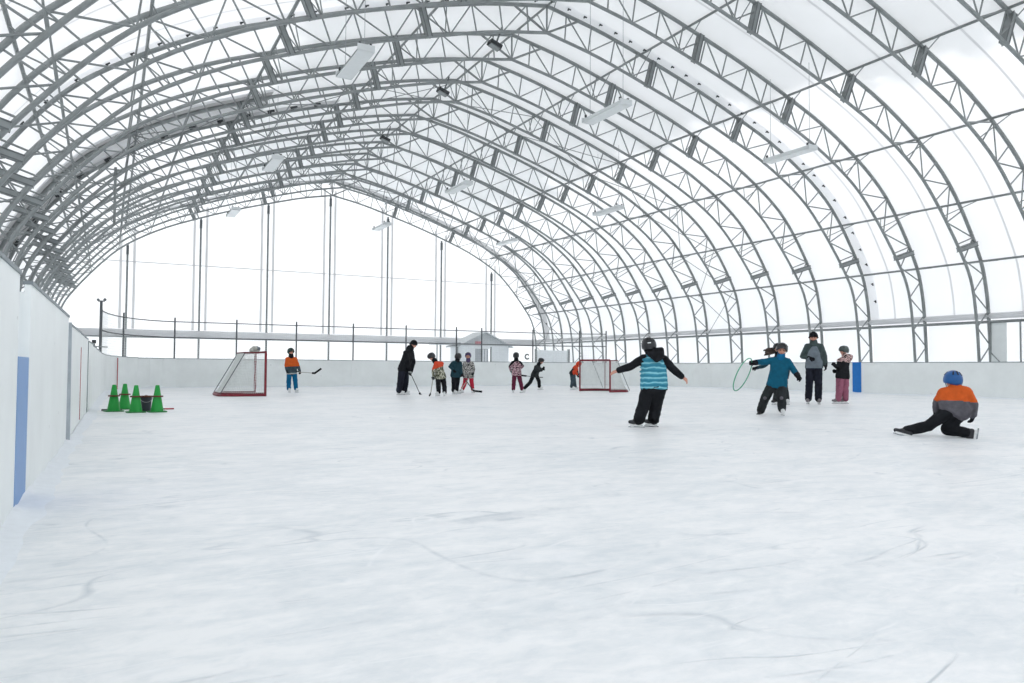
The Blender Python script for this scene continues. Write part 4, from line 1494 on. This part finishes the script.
# ---- 2 adult in black with a stick
r2 = person('adult_black', 'adult in black jacket and dark trousers leaning over a hockey stick', (0.9, -0.05, -0.38), (0.95, -0.1, -0.2), 1.0, 0.080, 0.122, 0.150,
       'c_black', 'c_navy', 'beanie', 'c_black', toes=((1, -0.25, 0), (1, 0.1, 0)), hem=0.09, gloves=('c_stripe', 'c_black'), curls=(1.2, 1.2), fat=1.25, neck_mat='c_black')[0]
J2 = {k_: Vector(v) for k_, v in POSE['adult_black'].items() if k_ in ('N', 'H')}
b = Blob()
b.hull([(J2['N'] + Vector((-0.05, 0.0, 0.03)), 0.085), (J2['N'] + Vector((0.03, 0.0, 0.06)), 0.075), (J2['N'] + Vector((-0.08, 0.0, -0.06)), 0.09)])
b.done('collar', [M['c_black']], r2, voxel=0.010, smooth=3, wrinkle=0.005)
hockey_stick('adult_black', 'dark hockey stick resting on the ice in front of the adult in black', 'stick_dark')

# ---- 3 child in orange and camouflage bending over the stick
z3 = lambda c, J, pel, ax: 0 if torso_t(c, J, pel, ax) > 0.60 else 1
person('orange_camo', 'child with orange shouldered camouflage jacket bending over a stick', (-0.75, -0.35, -0.56), (-0.85, -0.4, -0.25), 0.80, 0.055, 0.085, 0.105,
       None, 'c_black', 'helmet', 'helmet_black', toes=((-0.6, -0.8, 0), (-0.2, -1, 0)), jmats=['c_redorange', 'camo'], jzone=z3, hem=0.04, neck_mat='c_black', curls=(1.2, 1.2), gloves='c_black2')
hockey_stick('orange_camo', 'pale hockey stick held low by the child in orange and camouflage')

# ---- 4 child in dark teal, back turned
person('dark_teal', 'child in dark teal jacket and black trousers with hand on hip, back turned', (0.5, 0.85, 0.0), (0.35, 0.94, 0), 0.82, 0.060, 0.088, 0.125,
       'c_darkteal', 'c_black', 'helmet', 'helmet_black', toes=((0.7, -0.7, 0), (0.95, 0.3, 0)), hem=0.07, curls=(0.8, 1.1), neck_mat='c_black')
hockey_stick('dark_teal', 'hockey stick slanting behind the legs of the child in red trousers', 'stick_dark')

# ---- 5 child in black and white print and red trousers
person('camo_red', 'child in black and white print jacket, red trousers and purple helmet', (-0.15, -0.98, -0.05), (0, -1, 0), 0.84, 0.060, 0.082, 0.115,
       'camo_bw', 'c_red', 'helmet', 'helmet_purple', toes=((-0.6, -0.8, 0), (0.5, -0.85, 0)), hem=0.05, curls=(0.9, 1.1), neck_mat='helmet_purple', fat=1.5)
hockey_stick('camo_red', 'pale hockey stick crossing in front of the red trousers')

# ---- 6 child in pink print and maroon trousers
z6 = lambda c, J, pel, ax: 1 if torso_t(c, J, pel, ax) + 1.6 * abs((c - pel).dot((J['SR'] - J['SL']).normalized())) > 0.98 and torso_t(c, J, pel, ax) > 0.42 else 0
person('maroon', 'child in pink printed jacket and maroon trousers standing near the shed', (0.1, 0.99, 0), (0.05, 1, 0), 0.84, 0.056, 0.085, 0.110,
       None, 'c_maroon', 'helmet', 'helmet_black', toes=((-0.25, 0.95, 0), (0.9, -0.5, -0.1)), jmats=['camo_pink', 'c_black'], jzone=z6, hem=0.02, neck_mat='c_black')

# ---- 7 child in black striding with a stick
person('black_lean', 'child all in black leaning forward in a skating stride with a stick', (0.93, -0.1, -0.3), (0.8, -0.1, -0.55), 0.82, 0.062, 0.086, 0.118,
       'c_black2', 'c_black', 'helmet', 'helmet_black', toes=((0.75, 0, -0.65), (1, 0, 0)), ups=((0.65, 0, 0.75), (0, 0, 1)), hem=0.06, curls=(1.2, 1.2), neck_mat='c_black')
hockey_stick('black_lean', 'hockey stick carried level behind the striding child in black', 'stick_dark')

# ---- 8 child in red bending beside the right goal
z8 = lambda c, J, pel, ax: 1 if (torso_t(c, J, pel, ax) < 0.62 and (c - J['EL']).length > 0.14) else 0
person('red_bent', 'child in red and dark jacket bent forward beside the right goal post', (0.95, -0.1, -0.25), (0.75, -0.1, -0.65), 0.80, 0.062, 0.092, 0.118,
       None, 'c_slate', 'helmet', 'c_redorange', toes=((0.95, -0.25, 0), (1, 0.1, 0)), jmats=['c_redorange', 'c_black2'], jzone=z8, hem=0.03, curls=(1.0, 1.0), neck_mat='c_redorange')

# ---- 9 nearest skater in the striped vest, seen from behind
r9, J9, F9, H9, hk9 = person('striped', 'child skater in a blue striped vest over black sleeves, arms spread, back turned', (-0.30, 0.95, -0.05), (-0.22, 0.97, -0.05), 0.80, 0.064, 0.112, 0.128,
       'c_black', 'c_black', 'helmet', 'helmet_black', toes=((-0.92, 0.15, 0.0), (-0.85, 0.5, 0.0)), gloves='skin', palms=((0.2, 0.6, -0.75), (-0.2, 0.6, -0.75)), curls=(0.35, 0.5), hem=0.02, skates=('skate_black', 'skate_black'), neck_mat='c_black')
pel = (J9['HL'] + J9['HR']) / 2
ax = (J9['N'] - pel).normalized()
lt = (J9['SR'] - J9['SL']).normalized()
b = Blob()
uc = (J9['SL'] + J9['SR']) / 2 * 0.62 + pel * 0.38
ch = Vector((-0.22, 0.97, 0))
b.hull([(J9['SL'] * 0.86 + J9['SR'] * 0.14 + ax * 0.01, 0.066), (J9['SR'] * 0.86 + J9['SL'] * 0.14 + ax * 0.01, 0.066), (J9['N'] - ax * 0.05, 0.075),
        (uc + lt * 0.062, 0.136), (uc - lt * 0.062, 0.136)])
b.hull([(uc + lt * 0.062, 0.136), (uc - lt * 0.062, 0.136), (J9['HL'] + ax * 0.08, 0.138), (J9['HR'] + ax * 0.08, 0.138)])
# seven soft quilted ridges
for i in range(8):
    c = pel + ax * (0.03 + i * 0.062)
    wgt = 0.072 if i < 5 else 0.062
    rr = 0.142 if i < 6 else 0.118
    b.hull([(c + lt * wgt, (rr, rr, 0.030)), (c - lt * wgt, (rr, rr, 0.030))])
vest = b.done('vest', [M['vest']], r9, voxel=0.010, smooth=4, wrinkle=0.004, cuts=[(pel - ax * 0.0, -ax)], seed=2)
b = Blob()                                     # hood hanging down the back
hb = J9['N'] - Vector((0, 0.075, 0)) + lt * 0.05
b.hull([(hb + Vector((-0.12, 0.03, 0.045)), 0.035), (hb + Vector((0.10, 0.01, 0.055)), 0.05), (hb + Vector((0.03, -0.045, -0.085)), 0.05), (hb + Vector((0.10, -0.03, -0.03)), 0.055), (hb + Vector((-0.05, -0.02, 0.0)), 0.05)])
b.done('hood', [M['c_black']], r9, voxel=0.009, smooth=3, wrinkle=0.006)
MB().box(H9 + F9 @ Vector((-0.035, -0.148, 0.05)) * hk9, (0.05, 0.012, 0.016), F9).build('sticker', M['white_print'], r9)
MB().box(pel + lt * -0.165 + ax * 0.13 + Vector((0, 0.06, 0)), (0.05, 0.06, 0.09)).build('mitten', M['c_black2'], r9)

# ---- 10 child in teal with the hoop
z10 = lambda c, J, pel, ax: 0
r10, J10, F10, H10, hk10 = person('teal_hoop', 'child in a teal jacket and charcoal trousers skating with a hoop', (0.05, -0.97, -0.22), (0.1, -0.98, -0.1), 0.82, 0.066, 0.100, 0.122,
       'c_teal', 'c_black2', 'helmet', 'helmet_black', toes=((-0.35, -0.75, -0.35), (0.25, -0.95, 0)), ups=((0.1, -0.4, 0.85), (0, 0, 1)), hem=0.03, neck_mat='c_blue', curls=(1.3, 0.6), fat=1.8, skates=('skate_black', 'skate_white'))
for s, u in (('KL', 0.55), ('KR', 0.45)):
    q = J10[s] + Vector((0.0, -0.098, 0.0))
    MB().ball(q, (0.036, 0.012, 0.034), 10, 6).build('knee_patch', M['c_grey'], r10, True)
hp_ = thing('hula_hoop', 'thin green hula hoop held upright by the child in teal', 'hoop', (POSE['teal_hoop']['loc'][0], POSE['teal_hoop']['loc'][1], 0), POSE['teal_hoop']['rz'])
wl_, el_ = J10['WL'], J10['EL']
grip = wl_ + (wl_ - el_).normalized() * 0.075 + Vector((0.03, 0, 0.01))
e1, e2 = Vector((0.417, 0, 0.909)).normalized(), Vector((0.25, 0.962, -0.115)).normalized()
ag = math.atan2(0.20, 0.297)
hc_ = grip - (e1 * math.cos(ag) + e2 * math.sin(ag)) * 0.35
MB().path([hc_ + (e1 * math.cos(a) + e2 * math.sin(a)) * 0.35 for a in [2 * math.pi * i / 48 for i in range(48)]], 0.011, 8, closed=True).build('ring', M['hoop'], hp_, True)

# ---- 11 child half hidden behind
r11, J11, F11, H11, hk11 = person('behind', 'child with long dark hair mostly hidden behind the skater in teal', (0.25, -0.96, -0.05), (0.2, -0.98, 0), 0.86, 0.056, 0.088, 0.108,
       'c_darkteal', 'c_black2', 'helmet', 'helmet_black', toes=((-0.5, -0.85, 0), (0.4, -0.9, 0)), hem=0.08, curls=(0.7, 0.7), fat=1.4, neck_mat='c_black', skates=('skate_black', 'skate_white'))
b = Blob()
for dx, dz in ((0.0, 0.0), (-0.04, 0.03), (-0.03, -0.05)):
    b.hull([(H11 + Vector((-0.09, 0.06, -0.04 + dz)), 0.05), (H11 + Vector((-0.21 + dx, 0.02, -0.06 + dz)), 0.04), (H11 + Vector((-0.30 + dx, 0.0, -0.10 + dz * 1.6)), 0.016)])
b.done('hair', [M['hair']], r11, voxel=0.009, smooth=2, wrinkle=0.012)

# ---- 12 adult in grey
z12 = lambda c, J, pel, ax: 0 if (c - pel).dot((J['SR'] - J['SL']).normalized()) ** 2 * 9.5 + max(0, torso_t(c, J, pel, ax) - 0.25) * 0.62 + 0.10 * noise.noise((c.x * 5, c.y * 5, c.z * 5)) < 0.40 else 1
person('adult_grey', 'adult in a grey jacket and dark trousers standing with hand on chest', (-0.05, -0.99, -0.1), (0, -1, 0), 1.02, 0.072, 0.108, 0.132,
       None, 'c_navy', 'beanie', 'c_black', toes=((-0.25, -0.95, 0), (0.25, -0.95, 0)), jmats=['c_midgrey', 'c_greygreen'], jzone=z12, hem=-0.01, curls=(1.1, 0.6), fat=1.6,
       palms=((0, 1, 0), (-1, 0.2, 0)), skates=('skate_grey', 'skate_grey'), neck_mat='c_greygreen')

# ---- 13 child in pink trousers
z13 = lambda c, J, pel, ax: 1 if torso_t(c, J, pel, ax) > 0.74 else 0
r13, J13, F13, H13, hk13 = person('pink', 'child in pink trousers, black jacket with printed hood, beside the blue line', (-0.92, -0.35, -0.12), (-0.85, -0.5, 0), 0.86, 0.058, 0.100, 0.118,
       None, 'c_pink', 'helmet', 'helmet_grey', toes=((-0.97, -0.2, 0), (-0.95, -0.15, 0)), jmats=['c_black', 'camo_beige'], jzone=z13, hem=0.02, curls=(1.2, 1.0), fat=1.9,
       hood=None, skates=('skate_grey', 'skate_grey'))
b = Blob()
q = J13['N'] + Vector((0.06, 0.05, 0.0))
b.hull([(q + Vector((0.10, 0.0, 0.0)), 0.055), (q + Vector((0.0, -0.07, 0.03)), 0.05), (q + Vector((0.0, 0.09, 0.03)), 0.05), (q + Vector((0.08, 0.03, -0.08)), 0.05)])
b.done('hood', [M['camo_beige']], r13, voxel=0.010, smooth=3, wrinkle=0.006)

# ---- 14 kneeling skater in orange
z14 = lambda c, J, pel, ax: 0 if torso_t(c, J, pel, ax) > 0.46 and (c - J['WL']).length > 0.20 and (c - J['WR']).length > 0.24 else 1
r14, J14, F14, H14, hk14 = person('kneel', 'skater in orange and grey jacket and blue helmet kneeling on the ice, back turned', (-0.45, 0.86, -0.1), (-0.35, 0.9, -0.2), 0.86, 0.066, 0.085, 0.125,
       None, 'c_black', 'helmet', 'helmet_blue', toes=((-0.95, -0.1, 0.25), (-0.15, -0.10, -0.95)), ups=((0.15, 0.85, 0.5), (-0.75, 0.6, 0.0)), jmats=['c_orange', 'c_grey'], jzone=z14, raise_hem=(0.11, 0.03),
       curls=(0.7, 0.7), skates=('skate_black', 'skate_black'))
# ================================================================== GOALS
def make_goal(label, loc, rz, centre=True):
    """mouth along local x, net behind towards +y"""
    g = thing('hockey_goal', label, 'goal', loc, rz)
    W, Hh, D, DT, R = 0.915, 1.22, 1.12, 0.52, 0.032
    for s in (-1, 1):
        MB().path([(s * W, 0, 0), (s * W, 0, Hh - 0.06), (s * (W - 0.02), 0, Hh - 0.02)], R, 10).build('goal_post', M['red'], g, True)
    MB().path([(-W + 0.02, 0, Hh), (W - 0.02, 0, Hh)], R, 10).build('crossbar', M['red'], g, True)
    # base pipe curving round behind, with its padded skirt
    base = [(-W, 0, 0.035), (-W, 0.55, 0.035)] + [(-W + 0.45 - 0.45 * math.cos(a), 0.67 + 0.45 * math.sin(a), 0.035) for a in [math.pi / 2 * i / 6 for i in range(7)]]
    base += [(-x, y, z) for x, y, z in reversed(base)]
    MB().path(base, 0.036, 8).build('base_frame', M['red'], g, True)
    skirt = MB()
    for (a, b) in zip(base, base[1:]):
        if (Vector(a) - Vector(b)).length > 1e-4:
            skirt.bar((a[0] * 0.985, a[1] * 0.985, 0.075), (b[0] * 0.985, b[1] * 0.985, 0.075), 0.03, 0.05)
    skirt.build('base_padding', M['red_dull'], g)
    top = [(-W, 0, Hh - 0.02), (-W, 0.25, Hh - 0.02)] + [(-W + 0.25 - 0.25 * math.cos(a), 0.27 + 0.25 * math.sin(a), Hh - 0.02) for a in [math.pi / 2 * i / 4 for i in range(5)]]
    top += [(-x, y, z) for x, y, z in reversed(top)]
    MB().path(top, 0.020, 8).build('top_frame', M['red_dull'], g, True)
    for s in (-1, 1):
        MB().path([(s * (W - 0.16), DT - 0.02, Hh - 0.03), (s * (W - 0.14), D - 0.02, 0.06)], 0.012, 8).build('back_brace', M['steel_dark'], g, True)
    if centre:
        MB().path([(0, DT, Hh - 0.02), (0, DT, 0.03)], 0.014, 8).build('centre_post', M['red_dull'], g, True)
    net = MB()
    r = 0.0055
    nh = 26
    def ring_at(u):
        """plan outline of the net at height fraction u (0 ice, 1 top)"""
        pts = []
        for (bx, by, bz), (tx, ty, tz) in zip(res_base, res_top):
            q = u ** 0.75
            pts.append((bx + (tx - bx) * q, by + (ty - by) * q, 0.06 + (Hh - 0.08) * u))
        return pts
    def resample(P, n):
        P = [Vector(p) for p in P]
        P = [p for i, p in enumerate(P) if i == 0 or (p - P[i - 1]).length > 1e-5]
        ls = [0]
        for a, b in zip(P, P[1:]):
            ls.append(ls[-1] + (b - a).length)
        out = []
        for i in range(n):
            t = ls[-1] * i / (n - 1)
            k = max(j for j in range(len(ls) - 1) if ls[j] <= t + 1e-9)
            out.append(P[k].lerp(P[k + 1], (t - ls[k]) / (ls[k + 1] - ls[k])))
        return out
    n = 76
    res_base, res_top = resample(base, n), resample(top, n)
    rows = [ring_at(i / nh) for i in range(nh + 1)]
    for row in rows:
        net.path(row, r, 3, False)
    for j in range(n):
        net.path([rows[i][j] for i in range(0, nh + 1, 2)], r, 3, False)
    for i in range(1, 12):                        # top of the net
        y = DT * i / 12
        xw = W - 0.02 if y < 0.27 else W - 0.25 + math.sqrt(max(0, 0.25 ** 2 - (y - 0.27) ** 2))
        net.path([(-xw, y, Hh - 0.01), (xw, y, Hh - 0.01)], r, 3, False)
    for i in range(1, 40):
        x = -W + 2 * W * i / 40
        net.path([(x, 0, Hh - 0.01), (x, DT * (0.97 if abs(x) < W - 0.2 else 0.7), Hh - 0.01)], r, 3, False)
    tag(net.build('net', M['net'], g), kind='stuff')
    return g


GL, GR = (4.16, 24.55, 0), (16.55, 24.40, 0)
gl = make_goal('red framed hockey goal with a grey bundle on top, seen from its side', GL, math.pi / 2, False)
gl.scale = (1.0, 1.15, 1.09)
make_goal('red framed hockey goal with a bent over child beside its post', GR, math.radians(-85))

bu = thing('cloth_bundle', 'small grey lumpy bundle lying on top of the left hockey goal', 'bundle', (GL[0] - 0.22, GL[1] - 0.30, 1.325))
b = Blob()
b.hull([((-0.10, 0, 0.07), 0.07), ((0.10, 0.02, 0.06), 0.06)]).hull([((-0.02, 0.0, 0.12), 0.075), ((0.06, -0.02, 0.10), 0.06)]).hull([((0.12, 0.03, 0.11), 0.05), ((0.05, 0.03, 0.16), 0.035)]).hull([((-0.05, 0, 0.0), 0.01), ((0.08, 0, 0.0), 0.012), ((0, 0.05, 0.05), 0.05)])
b.done('cloth', [M['bundle'], M['c_midgrey']], bu, voxel=0.010, smooth=2, wrinkle=0.018, zone=lambda c: 1 if c.x > 0.06 and c.z > 0.07 else 0)

# ================================================================== CONES
def make_cone():
    c = thing('traffic_cone', 'x', 'cone')
    MB().lathe([(0.118, 0.016), (0.112, 0.05), (0.036, 0.47), (0.030, 0.478), (0.022, 0.474), (0.026, 0.46), (0.098, 0.05), (0.104, 0.016)], n=24).build('cone_shell', M['cone'], c, True)
    mb = MB()
    s, h, ch = 0.165, 0.018, 0.05
    pl = [(s, -s + ch), (s, s - ch), (s - ch, s), (-s + ch, s), (-s, s - ch), (-s, -s + ch), (-s + ch, -s), (s - ch, -s)]
    mb.add([(x, y, 0.0) for x, y in pl] + [(x, y, h) for x, y in pl], [tuple(reversed(range(8))), tuple(range(8, 16))] + [(i, (i + 1) % 8, 8 + (i + 1) % 8, 8 + i) for i in range(8)])
    mb.build('cone_foot', M['cone_base'], c)
    MB().lathe([(0.072, 0.268), (0.105, 0.268), (0.108, 0.280), (0.105, 0.292), (0.072, 0.292)], n=20).build('brown_ring', M['ring'], c, True)
    return c


cone_lab = ['green training cone with a brown ring, nearest to the left boards', 'green training cone with a brown ring, standing farthest back of the four',
            'green training cone with a brown ring, just left of the dark bucket', 'green training cone with a brown ring, just right of the dark bucket']
proto_c = None
for (x, y, rz), lab in zip(((0.10, 16.75, 0.2), (0.30, 17.55, 0.5), (0.47, 16.25, 0.1), (0.84, 16.25, 0.1)), cone_lab):
    c = make_cone() if proto_c is None else copy_tree(proto_c)
    proto_c = proto_c or c
    c.location = (x, y, 0)
    c.rotation_euler = (0, 0, rz)
    c.scale = (1.0, 1.0, 1.09)
    c['label'], c['group'] = lab, 'green training cones'

bk = thing('bucket', 'small dark bucket with a brown rim between two green cones', 'bucket', (0.66, 16.62, 0))
MB().lathe([(0.0, 0.004), (0.085, 0.004), (0.105, 0.29), (0.095, 0.29), (0.078, 0.02), (0.0, 0.02)], n=20).build('pail', M['bucket'], bk, True)
MB().lathe([(0.100, 0.275), (0.116, 0.28), (0.116, 0.305), (0.100, 0.305)], n=20).build('rim', M['ring'], bk, True)
MB().path([(0.11 * math.cos(a), -0.02 - 0.10 * abs(math.sin(a)), 0.27 - 0.09 * abs(math.sin(a))) for a in [math.pi * i / 10 for i in range(11)]], 0.007, 6).build('handle', M['steel'], bk, True)
MB().ball((0.0, 0.0, 0.22), (0.085, 0.085, 0.10), 12, 8).build('contents', M['ring'], bk, True)
pb = tag(MB().bar((-0.11, 17.02, 0.018), (0.24, 17.10, 0.018), 0.035, 0.035).build('training_bar', M['darkgrey']), 'short dark grey bar lying on the ice behind the leftmost cone', 'bar')
st = thing('training_pole', 'short green pole with a red tip lying beside the rightmost cone', 'pole', (0, 0, 0))
MB().path([(0.72, 17.02, 0.016), (1.02, 17.08, 0.016)], 0.014, 8).build('pole', M['cone_base'], st, True)
MB().path([(1.02, 17.08, 0.016), (1.20, 17.12, 0.016)], 0.016, 8).build('red_tip', M['redtip'], st, True)
fuse_all()
